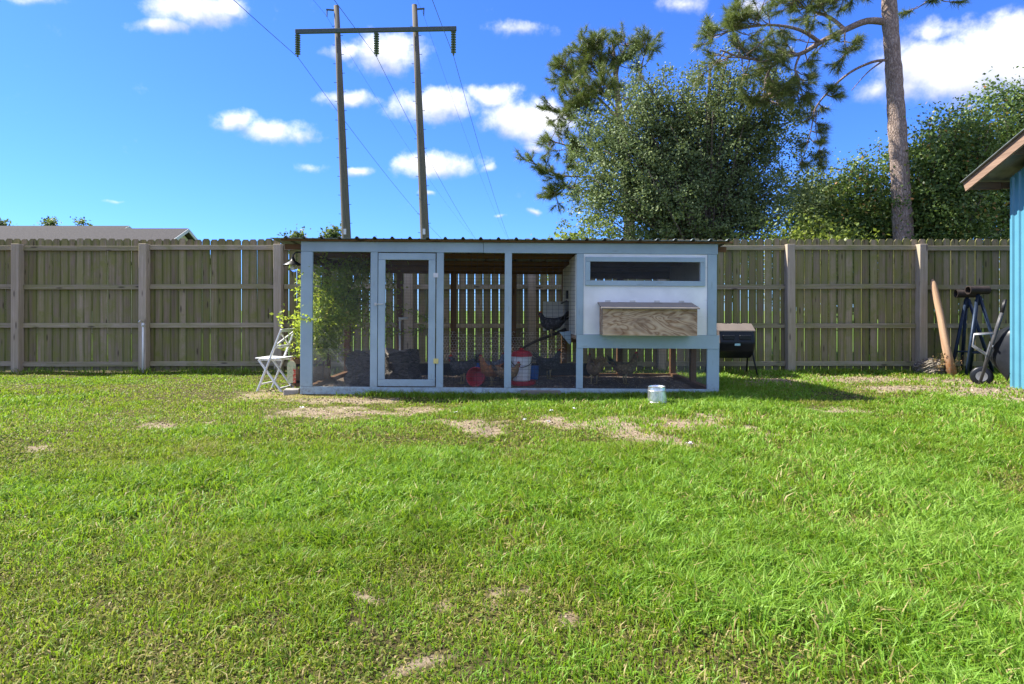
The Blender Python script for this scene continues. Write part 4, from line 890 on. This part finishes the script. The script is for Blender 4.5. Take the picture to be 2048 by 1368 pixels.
# ------------------------------------------------------------------ neighbouring houses
def house(lab, xr, Yr, zr, length, half, pitch, soff):
    R = thing('neighbour_house', lab, 'house', (xr, Yr, 0)); ze = zr-half*pitch
    w = MB(); w.add([(0, -half+.3, 0), (0, half-.3, 0), (0, half-.3, ze), (0, 0, zr-.25), (0, -half+.3, ze), (-length, -half+.3, 0), (-length, half-.3, 0), (-length, half-.3, ze), (-length, 0, zr-.25), (-length, -half+.3, ze)], [(0,1,2,3,4),(9,8,7,6,5),(0,4,9,5),(1,6,7,2)]); w.build('wall', M['siding'], R)
    for s in (-1, 1):
        r = MB(); a = .35; r.add([(a, 0, zr), (-length-a, 0, zr), (-length-a, s*half, ze), (a, s*half, ze), (a, 0, zr-.14), (-length-a, 0, zr-.14), (-length-a, s*half, ze-.14), (a, s*half, ze-.14)], [(0,1,2,3),(7,6,5,4),(0,3,7,4),(1,5,6,2),(2,6,7,3)]); r.build('roof', M['shingle'], R)
        MB().bar((a+.02, 0, zr-.11), (a+.02, s*half, ze-.11), .04, .17).build('rake_trim', M['trim'], R)
    for k in range(4):
        x = -2.2-k*3.4; f = MB().box(x-.6, x+.6, -half+.26, -half+.299, 1.0, 2.2).build('window', M['trim'], R); MB().box(x-.5, x+.5, -half+.24, -half+.259, 1.1, 2.1).build('pane', M['blackplastic'], f)
house('grey shingle-roofed house with cream gable behind the left fence', gx(364, 35), 35.0, gz(456.5, 35), 24, 4.5, .50, 0)
house('farther shingle-roofed house showing only its ridge above the nearer roof', gx(250, 52), 52.0, gz(451.5, 52), 30, 5, .45, 0)

# ------------------------------------------------------------------ trees
def limbs(mb, base, tips, r0, sag=0.0, n=6, start=(0.25, 0.8)):
    """curved limbs from points on a trunk line (base->top) to each tip"""
    b0, b1 = Vector(base[0]), Vector(base[1])
    for tp in tips:
        tp = Vector(tp); t = random.uniform(*start); p0 = b0.lerp(b1, t); m = p0.lerp(tp, .5) + Vector((random.uniform(-.2, .2), random.uniform(-.2, .2), random.uniform(.0, .35)))
        pts = []
        for k in range(n+1):
            u = k/n; pts.append(p0*(1-u)**2 + m*2*u*(1-u) + tp*u*u)
        r = r0*random.uniform(.6, 1.0); mb.tube(pts, [max(.006, r*(1-.85*k/n)) for k in range(n+1)], 6)
def broadleaf(name, lab, x, Y, trunk_r, blobs, nclus, per, size, mat, bark='bark', group=None, sig=.24, seed=1, low=.4):
    """blobs: (x, y, z, rx, ry, rz, weight) in world metres"""
    random.seed(seed); rg = np.random.default_rng(seed)
    R = thing(name, lab, 'tree', (x, Y, 0), group=group)
    w = np.array([b[6] for b in blobs], float); w /= w.sum(); cen = []; top = max(b[2] for b in blobs); mb = MB()
    mb.tube([(0, 0, -.1), (.05, .02, top*.3), (-.04, .05, top*.62), (0, 0, top)], [trunk_r, trunk_r*.8, trunk_r*.5, trunk_r*.15], 10)
    nbough = max(4, int(nclus*.085))
    for i in rg.choice(len(blobs), nbough, p=w):          # boughs: leaf clumps ride along each one
        b = blobs[i]; v = rg.normal(size=3); v /= np.linalg.norm(v); rad = rg.uniform(.45, 1.08)
        tip = Vector((b[0]+v[0]*b[3]*rad-x, b[1]+v[1]*b[4]*rad-Y, b[2]+v[2]*b[5]*rad))
        p0 = Vector((0, 0, min(top*.85, max(.3, tip.z*rg.uniform(.35, .75))))); mid = p0.lerp(tip, .5)+Vector((0, 0, rg.uniform(.05, .4)))
        pts = [p0*(1-u)**2+mid*2*u*(1-u)+tip*u*u for u in np.linspace(0, 1, 8)]; r = trunk_r*rg.uniform(.16, .34)
        mb.tube(pts, [max(.006, r*(1-.85*k/7)) for k in range(8)], 6)
        for k in range(9):
            u = rg.uniform(.42, 1.03); p = p0*(1-u)**2+mid*2*u*(1-u)+tip*u*u; spread_ = .05+.28*(1-abs(u-.75)); cen.append((p.x+rg.normal()*spread_, p.y+rg.normal()*spread_, p.z+rg.normal()*spread_*.7))
    for i in rg.choice(len(blobs), int(nclus*.16), p=w):   # inner fill
        b = blobs[i]; v = rg.normal(size=3); v /= np.linalg.norm(v); rad = rg.uniform(0.1, .85)
        cen.append((b[0]+v[0]*b[3]*rad-x, b[1]+v[1]*b[4]*rad-Y, b[2]+v[2]*b[5]*rad))
    cen = np.array(cen); keep = cen[:, 2] > low; cen = cen[keep]
    n = len(cen)*per; src = np.repeat(np.arange(len(cen)), per)
    csz = rg.uniform(.6, 1.3, len(cen))[src]
    P = cen[src] + rg.normal(size=(n, 3))*np.array([sig, sig, sig*.75])*csz[:, None]
    global RNG
    sv = RNG; RNG = rg
    put_leaves('crown', P, rg.uniform(.6, 1.3, n)*size, mat, 0.15, .62, R); RNG = sv
    mb.build('trunk', M[bark], R, smooth=True)
def B(px, py, Y, rx, rz, ry=None, w=1.0):
    p = at(px, py, Y); s = Y/F; return (p.x, p.y, p.z, rx*s, (ry or (rx+rz)/2)*s, rz*s, w)
Yt = 15.0
broadleaf('broadleaf_tree', 'large small-leaved grey-green tree directly behind the coop roof', gx(1420, Yt), Yt, .2,
  [B(1230, 300, Yt, 90, 95, w=1.9), B(1290, 220, Yt, 80, 75, w=1.2), B(1400, 240, Yt, 110, 110, w=1.9), B(1490, 190, Yt, 85, 85, w=1.3), B(1535, 290, Yt, 75, 120, w=1.3), B(1205, 410, Yt, 90, 80, w=2.0),
   B(1330, 380, Yt, 110, 95, w=2.4), B(1490, 410, Yt, 125, 90, w=2.3), B(1440, 130, Yt, 40, 45, w=.25), B(1335, 140, Yt, 10, 48, w=.14), B(1395, 150, Yt, 12, 42, w=.14), B(1270, 165, Yt, 10, 40, w=.10), B(1150, 350, Yt, 35, 30, w=.22), B(1160, 250, Yt, 30, 22, w=.14), B(1550, 150, Yt, 20, 45, w=.2), B(1590, 230, Yt, 30, 25, w=.2), B(1380, 500, Yt, 170, 60, w=1.0), B(1350, 580, Yt, 200, 50, w=.8)], 2000, 66, .068, M['oakleaf'], sig=.135, seed=11)
broadleaf('evergreen_tree', 'dark leafy tree between the grey-green tree and the pine trunk', gx(1650, 16.5), 16.5, .12,
  [B(1640, 430, 16.5, 70, 60, w=1), B(1610, 390, 16.5, 55, 60, w=1.0), B(1690, 470, 16.5, 90, 50, w=1), B(1650, 380, 16.5, 30, 40, w=.3), B(1600, 560, 16.5, 140, 60, w=1.0)], 620, 50, .085, M['oakleaf'], sig=.22, seed=12)
broadleaf('evergreen_tree', 'leafy green tree just left of the tall pine trunk', gx(1735, 15.5), 15.5, .12,
  [B(1735, 400, 15.5, 55, 70, w=1), B(1715, 350, 15.5, 22, 45, w=.3), B(1765, 440, 15.5, 60, 60, w=1), B(1700, 460, 15.5, 50, 50, w=.8), B(1768, 340, 15.5, 20, 55, w=.35), B(1690, 385, 15.5, 16, 40, w=.25), B(1740, 560, 15.5, 110, 60, w=1.0)], 560, 50, .085, M['hollyleaf'], sig=.2, seed=13)
broadleaf('evergreen_tree', 'full glossy evergreen with reddish tips right of the pine trunk', gx(1880, 14.2), 14.2, .14,
  [B(1890, 320, 14.2, 55, 70, w=1.1), B(1855, 400, 14.2, 55, 75, w=1.2), B(1930, 390, 14.2, 75, 90, w=1.5), B(1885, 255, 14.2, 35, 45, w=.5), B(1838, 310, 14.2, 28, 65, w=.6), B(1955, 270, 14.2, 50, 75, w=1.1), B(1830, 430, 14.2, 45, 60, w=.6), B(1900, 470, 14.2, 100, 60, w=1.2), B(1900, 570, 14.2, 120, 50, w=1)], 1150, 54, .08, M['hollyleaf'], sig=.2, seed=14)
broadleaf('evergreen_tree', 'tallest evergreen behind the blue shed at the right edge', gx(2040, 14.8), 14.8, .15,
  [B(2035, 275, 14.8, 60, 85, w=1.3), B(2045, 195, 14.8, 40, 50, w=.6), B(1990, 205, 14.8, 26, 45, w=.35), B(2010, 380, 14.8, 90, 100, w=1.5), B(2110, 280, 14.8, 90, 120, w=1.5), B(2120, 420, 14.8, 110, 90, w=1.3)], 700, 50, .085, M['hollyleaf'], sig=.21, seed=15)
broadleaf('lime_bush', 'yellow-green bush topping the fence left of the pine trunk', gx(1625, 13.4), 13.4, .05,
  [B(1625, 470, 13.4, 45, 35, w=1), B(1690, 480, 13.4, 50, 25, w=.7), B(1580, 490, 13.4, 40, 25, w=.5)], 110, 36, .085, M['limeleaf'], sig=.15, seed=16)
broadleaf('lime_bush', 'small yellow-green treetop showing above the coop roof left of the big tree', gx(1150, 14), 14.0, .05, [B(1155, 478, 14, 30, 18, w=1)], 26, 30, .09, M['limeleaf'], sig=.13, seed=17)
for i, (px, py, r, Y, lab) in enumerate(((663, 466, 17, 60, 'small round distant tree beside the left transmission pole'), (163, 447, 15, 75, 'distant treetop above the house roof, larger right one'), (102, 449, 11, 75, 'distant treetop above the house roof, smaller left one'), (597, 474, 8, 62, 'tiny distant treetop above the left end of the coop roof'), (5, 449, 8, 75, 'distant treetop at the far left edge of the roof'))):
    broadleaf('distant_tree', lab, gx(px, Y), Y, .25, [B(px, py, Y, r, r*.8, w=1), B(px-r*.6, py+r*1.3, Y, r*.9, r*.6, w=.5)], 60, 24, .34, M['farleaf'], group='distant trees', sig=.35, seed=30+i, low=1)

def needles(P, D, n, ln, wd, rg, parent):
    m = len(P)*n; src = np.repeat(np.arange(len(P)), n); d = D[src]*0.75 + rg.normal(size=(m, 3))*.62; d /= np.linalg.norm(d, axis=1)[:, None]
    L = ln*rg.uniform(.65, 1.15, m)[:, None]; q = np.cross(d, rg.normal(size=(m, 3))); q /= np.linalg.norm(q, axis=1)[:, None]
    base = P[src] + D[src]*rg.uniform(-.12, .10, m)[:, None]; tip = base + d*L; tip[:, 2] -= .025
    V = np.stack([base-q*wd*.5, base+q*wd*.5, tip], 1).reshape(-1, 3)
    return link('crown', fast_mesh('crown', V, np.arange(3*m), np.full(m, 3), M['needle']), parent)
def pine(lab, x, Y, trunk, radii, branches, seed, ntuft, nn, loc_twigs=.35):
    """trunk: points; branches: list of polylines (world) with radius"""
    random.seed(seed); rg = np.random.default_rng(seed); R = thing('pine_tree', lab, 'tree', (x, Y, 0)); o = Vector((x, Y, 0))
    t = MB(); k = 40; pts = [Vector(p)-o for p in trunk]
    fine = []; fr = []
    for a, b, ra, rb in zip(pts[:-1], pts[1:], radii[:-1], radii[1:]):
        for u in np.linspace(0, 1, 9)[:-1]: fine.append(a.lerp(b, u)); fr.append((ra+(rb-ra)*u)*random.uniform(.95, 1.06))
    fine.append(pts[-1]); fr.append(radii[-1]); t.tube(fine, fr, 16); t.build('trunk', M['pinebark'], R, smooth=True)
    br = MB(); TP = []; TD = []
    for poly, r, nt, spread in branches:
        q = [Vector(p)-o for p in poly]; sm = []
        for i in range(len(q)-1):
            for u in np.linspace(0, 1, 5)[:-1]:
                a = q[max(i-1, 0)]; b = q[i]; c = q[i+1]; d = q[min(i+2, len(q)-1)]
                sm.append(.5*((2*b)+(c-a)*u+(2*a-5*b+4*c-d)*u*u+(3*b-a-3*c+d)*u**3))
        sm.append(q[-1]); n = len(sm); br.tube(sm, [max(.008, r*(1-.8*i/(n-1))) for i in range(n)], 8)
        for j in range(nt):
            u = random.uniform(.25, 1)**.7; i = min(int(u*(n-1)), n-2); p = sm[i]; dirn = (sm[min(i+2, n-1)]-sm[max(i-1, 0)]).normalized()
            off = Vector((random.gauss(0, 1), random.gauss(0, 1), random.gauss(.25, .8))).normalized(); d = (dirn*.7+off).normalized(); L = spread*random.uniform(.35, 1.0)
            e = p+d*L; br.tube([p, p.lerp(e, .5)+Vector((0, 0, -.04)), e], [.016, .011, .007], 5); TP.append(e); TD.append((e-p).normalized()+Vector((0, 0, .35)))
            for s in range(2):
                d2 = (d+Vector((random.gauss(0, .7), random.gauss(0, .7), random.gauss(.1, .5)))).normalized(); m0 = p.lerp(e, random.uniform(.4, .85)); e2 = m0+d2*L*.45; br.tube([m0, e2], [.009, .006], 4); TP.append(e2); TD.append(d2+Vector((0, 0, .3)))
    br.build('branches', M['pinebark'], R, smooth=True)
    D = np.array([list(v.normalized()) for v in TD]); P = np.array([list(v) for v in TP]); needles(P, D, nn, .21, .0085, rg, R)
def pl(Y, *pp): return [at(a, b, Y+(c[0] if c else 0)) for a, b, *c in pp]
Yp = 14.0
pine('tall pine with bare trunk and one long left branch behind the right fence', gx(1808, Yp), Yp,
  [(gx(1810, Yp), Yp, -.2)] + pl(Yp, (1807, 478), (1802, 380), (1794, 250), (1788, 150), (1780, 40), (1778, 0), (1772, -120), (1776, -260), (1770, -420)), [.24, .205, .195, .185, .168, .160, .155, .13, .10, .05],
  [(pl(Yp, (1778, 45), (1735, 42), (1690, 60), (1640, 85), (1600, 108), (1560, 110, -.2), (1500, 118, -.5), (1440, 100, -.7)), .085, 34, .75),
   (pl(Yp, (1640, 85), (1600, 60, -.2), (1540, 50, -.4), (1470, 60, -.4), (1420, 75, -.4)), .045, 30, .7),
   (pl(Yp, (1690, 60), (1660, 35, .3), (1620, 20, .4), (1580, 5, .4)), .05, 22, .65),
   (pl(Yp, (1600, 108), (1590, 140, -.3), (1600, 175, -.3), (1570, 205, -.4)), .03, 16, .5),
   (pl(Yp, (1560, 110, -.2), (1530, 160, -.3), (1540, 210, -.3)), .03, 16, .5),
   (pl(Yp, (1690, 60), (1690, 90, -.3), (1700, 105, -.4)), .02, 7, .4),
   (pl(Yp, (1776, 120), (1745, 124), (1700, 145), (1660, 180), (1632, 215), (1624, 250), (1612, 300), (1598, 330)), .034, 13, .33),
   (pl(Yp, (1632, 220), (1632, 265), (1640, 300), (1636, 330)), .012, 5, .2),
   (pl(Yp, (1764, 123), (1735, 145), (1703, 181)), .022, 0, .2),
   (pl(Yp, (1772, -60), (1830, -50), (1880, -20), (1850, 5)), .06, 16, .55), (pl(Yp, (1772, -60), (1720, -40), (1680, -5), (1640, 8)), .06, 24, .6),
   (pl(Yp, (1774, -200), (1850, -230), (1930, -200)), .06, 24, .8), (pl(Yp, (1774, -220), (1690, -260), (1600, -200)), .06, 26, .8), (pl(Yp, (1772, -300), (1800, -400), (1850, -430)), .05, 24, .8), (pl(Yp, (1772, -330), (1720, -420), (1660, -440)), .05, 24, .8)],
  41, 0, 95)
Yq = 18.0
pine('shorter bushy pine rising behind the left side of the grey-green tree', gx(1255, Yq), Yq,
  [(gx(1262, Yq), Yq, -.2)] + pl(Yq, (1258, 400), (1245, 280), (1235, 190), (1228, 110), (1225, 85)), [.2, .16, .13, .09, .05, .02],
  [(pl(Yq, (1245, 290), (1200, 260), (1150, 235), (1105, 218)), .05, 20, .6), (pl(Yq, (1240, 240), (1190, 190), (1150, 160), (1130, 135)), .05, 30, .75), (pl(Yq, (1235, 200), (1190, 140), (1165, 105)), .045, 28, .7),
   (pl(Yq, (1232, 160), (1240, 120), (1255, 85)), .04, 22, .65), (pl(Yq, (1240, 240), (1275, 170), (1285, 125), (1295, 85)), .04, 16, .5), (pl(Yq, (1238, 220), (1230, 170), (1200, 120), (1195, 80)), .04, 22, .6),
   (pl(Yq, (1250, 340), (1190, 310), (1130, 290), (1095, 280)), .05, 26, .65), (pl(Yq, (1252, 370), (1190, 355), (1120, 350), (1065, 325)), .045, 18, .55), (pl(Yq, (1255, 400), (1190, 385), (1130, 375), (1100, 400)), .04, 20, .55),
   (pl(Yq, (1240, 240), (1220, 200, -.6), (1200, 180, -1.0)), .04, 26, .8), (pl(Yq, (1240, 250), (1180, 215, -.5), (1150, 200, -.7)), .04, 24, .7), (pl(Yq, (1250, 330), (1200, 300, .6), (1150, 330, .8)), .04, 16, .7)],
  42, 0, 95)

# ------------------------------------------------------------------ vine on the coop
def vine():
    random.seed(5); rg = np.random.default_rng(5)
    R = thing('climbing_vine', 'leafy climbing vine growing through the left end of the coop', 'vine', (-3.02, 9.25, 0)); o = Vector((-3.02, 9.25, 0))
    st = MB(); P = []
    def stem(pts, r, nl, sig):
        q = [Vector(p) for p in pts]; st.tube([p-o for p in q], [r*(1-.7*i/(len(q)-1)) for i in range(len(q))], 5)
        for k in range(int(nl*(2.2 if max(p[0] for p in pts) < -2.8 else 2.9))):
            u = random.uniform(.08, 1)*(len(q)-1); i = min(int(u), len(q)-2); p = q[i].lerp(q[i+1], u-i); P.append([p.x-o.x+random.gauss(0, sig), p.y-o.y+random.gauss(0, sig), p.z+random.gauss(0, sig)])
    b = (-3.0, 9.25, .4)
    stem([b, (-2.95, 9.2, .8), (-2.86, 9.1, 1.3), (-2.85, 9.0, 1.75)], .014, 330, .09)
    stem([b, (-2.95, 8.9, .8), (-2.90, 8.75, 1.2), (-2.88, 8.65, 1.65)], .014, 330, .055)
    stem([b, (-3.0, 9.0, .75), (-3.12, 8.7, 1.0), (-3.2, 8.6, 1.05)], .010, 55, .06)
    stem([b, (-3.05, 9.0, .6), (-2.95, 8.6, .95), (-2.72, 8.12, 1.02), (-2.55, 8.08, .99)], .008, 45, .03)
    stem([b, (-3.2, 9.1, .55), (-3.35, 9.0, .62)], .008, 40, .04)
    stem([b, (-2.7, 9.1, .9), (-2.4, 9.0, 1.3), (-2.15, 8.95, 1.75)], .014, 520, .14)
    stem([b, (-2.75, 9.0, .8), (-2.45, 8.85, 1.05), (-2.2, 8.8, 1.15)], .012, 420, .12)
    stem([(-2.6, 9.1, 1.1), (-2.5, 9.2, 1.5), (-2.35, 9.3, 1.8), (-1.95, 9.4, 1.83)], .012, 480, .13)
    stem([b, (-2.7, 8.8, .75), (-2.6, 8.7, .6), (-2.45, 8.6, .65)], .010, 260, .10)
    stem([(-2.4, 9.0, 1.3), (-2.1, 9.1, 1.25), (-1.95, 9.2, 1.05), (-1.93, 9.2, .75)], .010, 240, .10)
    stem([(-2.35, 9.3, 1.8), (-1.9, 9.6, 1.6), (-1.75, 9.7, 1.4)], .008, 60, .06)
    stem([(-2.1, 9.1, 1.25), (-1.7, 9.6, 1.15), (-1.45, 9.7, 1.05), (-1.25, 9.7, .95)], .006, 42, .04); stem([(-1.9, 9.6, .8), (-1.55, 9.65, .78), (-1.35, 9.7, .86)], .006, 34, .035)
    stem([(-2.72, 8.75, .5), (-2.65, 8.6, 1.0), (-2.6, 8.5, 1.4), (-2.55, 8.55, 1.8)], .012, 330, .11)
    stem([(-2.65, 8.8, .9), (-2.5, 8.7, 1.2), (-2.35, 8.7, 1.5)], .010, 260, .12)
    stem([(-2.74, 8.8, .6), (-2.68, 8.55, .85), (-2.6, 8.42, 1.05), (-2.5, 8.40, 1.2)], .010, 300, .10)
    stem([(-2.7, 8.7, .7), (-2.5, 8.5, .9), (-2.3, 8.45, 1.0), (-2.15, 8.5, 1.0)], .010, 260, .10)
    st.build('stems', M['branch'], R, smooth=True)
    global RNG
    sv = RNG; RNG = rg; P = np.array(P); put_leaves('leaves', P, rg.uniform(.034, .07, len(P)), M['vineleaf'], .3, .6, R); RNG = sv
vine()

# ------------------------------------------------------------------ lawn
def lawn():
    rg = np.random.default_rng(77)
    def field(n, y0, y1, margin=1.12):
        y = np.sqrt(rg.uniform(y0*y0, y1*y1, n)); x = rg.uniform(-1, 1, n)*(y*.82*margin+.25); return x, y
    VV = []; TT = []; nb = 0
    def blades(x, y, h, w, tint, lean, curl):
        n = len(x); z = relief(x, y)-.004; a = rg.uniform(0, 2*math.pi, n); dx, dy = np.cos(a), np.sin(a)
        b2 = rg.uniform(0, 2*math.pi, n); sx, sy = np.cos(b2)*w*.5, np.sin(b2)*w*.5
        l1 = lean*h; l2 = (lean+curl)*h
        p0 = np.stack([x, y, z], 1); p1 = p0 + np.stack([dx*l1*.5, dy*l1*.5, h*.58], 1); p2 = p0 + np.stack([dx*l2, dy*l2, h*np.clip(1.08-.45*(lean+curl)**2, .25, 1.1)], 1)
        s3 = np.stack([sx, sy, np.zeros(n)], 1)
        VV.append(np.stack([p0-s3*.8, p0+s3*.8, p1+s3, p1-s3, p2], 1).reshape(-1, 3)); TT.append(np.repeat(tint, 5))
    def coop_mask(x, y):
        return ~((x > -2.76) & (x < 2.70) & (y > YC-.0) & (y < YC+2.3)) & ~((x > 7.12) & (y < 9.05))
    for y0, y1, n, hs, ws in ((1.55, 3.2, 150000, 1.0, .80), (3.2, 5.2, 150000, 1.0, 1.0), (5.2, 7.6, 140000, .95, 1.35), (7.6, 11.33, 140000, .85, 1.9)):
        x, y = field(n, y0, y1)
        lush = np.clip((fbm(x*.55+3, y*.55, 61)-.36)*3.2 + (x/np.maximum(y, 1))*.55+.15, 0, 1)       # longer grass to the right
        weed = np.clip((fbm(x*1.1, y*1.1, 83)-.44)*7 - 1.0*(lush-.5), 0, 1)                            # mats of low weeds
        clump = fbm(x*7, y*7, 97, 3); b = bareness(x, y)
        keep = (rg.uniform(0, 1, n) > b*np.clip(.62+.75*fbm(x*6, y*6, 55, 3), .6, 1.02)) & coop_mask(x, y) & (rg.uniform(0, 1, n) < np.clip(.05+1.55*clump+.30*lush, .12, 1))
        x, y, lush, weed, clump, b = (q[keep] for q in (x, y, lush, weed, clump, b)); n = len(x); isw = rg.uniform(0, 1, n) < weed*.75
        h = np.where(isw, rg.uniform(.010, .026, n), rg.uniform(.030, .070, n)*(0.65+.85*lush)*(0.5+1.0*clump))*hs*np.where(b > .1, .75, 1)
        w = np.where(isw, rg.uniform(.006, .011, n), rg.uniform(.0036, .0075, n)*(1+.4*lush))*ws
        tint = np.where(isw, rg.normal(.36, .10, n), rg.normal(.64, .15, n) + .12*(lush-.4) + .8*(fbm(x*.8, y*.8, 15)-.5) + .5*(fbm(x*4, y*4, 19)-.5)); dry = rg.uniform(0, 1, n) < .045+.12*(b > .05)+.09*weed
        tint = np.where(dry, rg.uniform(0, .16, n), tint); tint = np.clip(tint, 0, 1)
        blades(x, y, h, w, tint, np.where(isw, rg.uniform(.3, 1.1, n), rg.uniform(.05, .6, n)), np.where(isw, rg.uniform(.2, .7, n), rg.uniform(.1, .75, n)))
    # taller weeds along the fence and round the coop base
    k = 9000; x = rg.uniform(-10.5, 9, k); y = 11.2-np.abs(rg.normal(0, .13, k)); keep = rg.uniform(0, 1, k) < fbm(x*2, y*2, 7)*1.5-.35
    x, y = x[keep], y[keep]; n = len(x); blades(x, y, rg.uniform(.05, .15, n), rg.uniform(.007, .016, n), np.clip(rg.normal(.55, .2, n), 0, 1), rg.uniform(.1, .6, n), rg.uniform(.1, .6, n))
    k = 5200; x = rg.uniform(-2.3, 2.75, k); y = YC-.02-np.abs(rg.normal(0, .10, k)); x2 = rg.uniform(2.72, 3.6, 1500); y2 = rg.uniform(8.1, 10.4, 1500); x = np.concatenate([x, x2]); y = np.concatenate([y, y2]); n = len(x)
    keep = (x > -1.9) | (rg.uniform(0, 1, n) < .2); x, y = x[keep], y[keep]; n = len(x)
    blades(x, y, rg.uniform(.04, .10, n), rg.uniform(.005, .010, n), np.clip(rg.normal(.62, .15, n), 0, 1), rg.uniform(.1, .6, n), rg.uniform(.1, .6, n))
    # dry straw by the left corner of the coop
    k = 2600; x = rg.normal(-2.6, .45, k); y = 8.1+rg.normal(0, .16, k); blades(x, y, rg.uniform(.01, .035, k), rg.uniform(.004, .007, k), rg.uniform(0, .14, k), rg.uniform(.8, 2.0, k), rg.uniform(.2, 1, k))
    # neighbour's lawn just beyond the fence
    k = 24000; x = rg.uniform(-14, 12, k); y = rg.uniform(11.5, 15.5, k); blades(x, y, rg.uniform(.05, .10, k), rg.uniform(.012, .02, k), np.clip(rg.normal(.65, .15, k), 0, 1), rg.uniform(.1, .6, k), rg.uniform(.1, .6, k))
    V = np.concatenate(VV); T = np.concatenate(TT); nb = len(V)//5; base = np.arange(nb)*5
    idx = np.stack([base, base+1, base+2, base+3, base+3, base+2, base+4], 1).ravel(); nper = np.tile([4, 3], nb)
    kind(link('lawn_grass', fast_mesh('lawn_grass', V, idx, nper, M['grass'], {'tint': T})), 'stuff')
lawn()
def ground_litter():
    rg = np.random.default_rng(99); global RNG; sv = RNG; RNG = rg
    # clods and crumbs on the bare soil
    k = 60000; y = np.sqrt(rg.uniform(1.6**2, 11**2, k)); x = rg.uniform(-1, 1, k)*y*.9; b = bareness(x, y); keep = (b > .25) & (rg.uniform(0, 1, k) < b) & ~((x > -2.76) & (x < 2.7) & (y > YC) & (y < YC+2.3)); x, y = x[keep], y[keep]
    put_leaves('soil_crumbs', np.stack([x, y, relief(x, y)+.003], 1), rg.uniform(.006, .022, len(x))*np.clip(y/5, .7, 1.6), M['crumb'], .3, .8, kd='stuff')
    # round-leaved weeds low in the grass
    k = 100000; y = np.sqrt(rg.uniform(1.6**2, 6.2**2, k)); x = rg.uniform(-1, 1, k)*y*.9; wd = (fbm(x*1.1, y*1.1, 83)-.46)*6 - .5*(x/y) + (fbm(x*5, y*5, 12)-.5)*2.5; keep = (rg.uniform(0, 1, k) < np.clip(wd, 0, .8)*np.clip((6.2-y)/2, 0, 1)) & (bareness(x, y) < .4); x, y = x[keep], y[keep]
    put_leaves('clover_weeds', np.stack([x, y, relief(x, y)+rg.uniform(.006, .034, len(x))], 1), rg.uniform(.010, .021, len(x))*np.clip(y/4, .8, 1.5), M['clover'], .45, .85, kd='stuff')
    k = 700; y = np.sqrt(rg.uniform(1.7**2, 11**2, k)); x = rg.uniform(-1, 1, k)*y*.9; keep = ~((x > -2.76) & (x < 2.7) & (y > YC) & (y < YC+2.3)); x, y = x[keep], y[keep]
    put_leaves('fallen_leaf_scraps', np.stack([x, y, relief(x, y)+.025], 1), rg.uniform(.012, .035, len(x)), M['dryleaf'], .6, .5, kd='stuff'); RNG = sv
ground_litter()
def dry_weeds():
    rg = np.random.default_rng(8); global RNG
    R = thing('dry_weed', 'clump of brown dried weeds around the foot of the leaning tan post', 'weed', (gx(1895, 10.75), 10.75, 0)); st = MB(); P = []
    for k in range(26):
        a = rg.uniform(0, 6.28); h = rg.uniform(.12, .36); e = Vector((math.cos(a)*rg.uniform(.05, .34), math.sin(a)*.12, h)); b = Vector((e.x*.5, e.y*.5, 0)); st.tube([b, b.lerp(e, .5)+Vector((0, 0, .03)), e], [.004, .003, .002], 4)
        P += [[*(b.lerp(e, rg.uniform(.4, 1.1))+Vector(rg.normal(size=3)*.025))] for q in range(16)]
    st.build('stems', M['rustpipe'], R); sv = RNG; RNG = rg; P = np.array(P); put_leaves('seed_heads', P, rg.uniform(.015, .04, len(P)), M['dryleaf'], .2, .7, R); RNG = sv
dry_weeds()
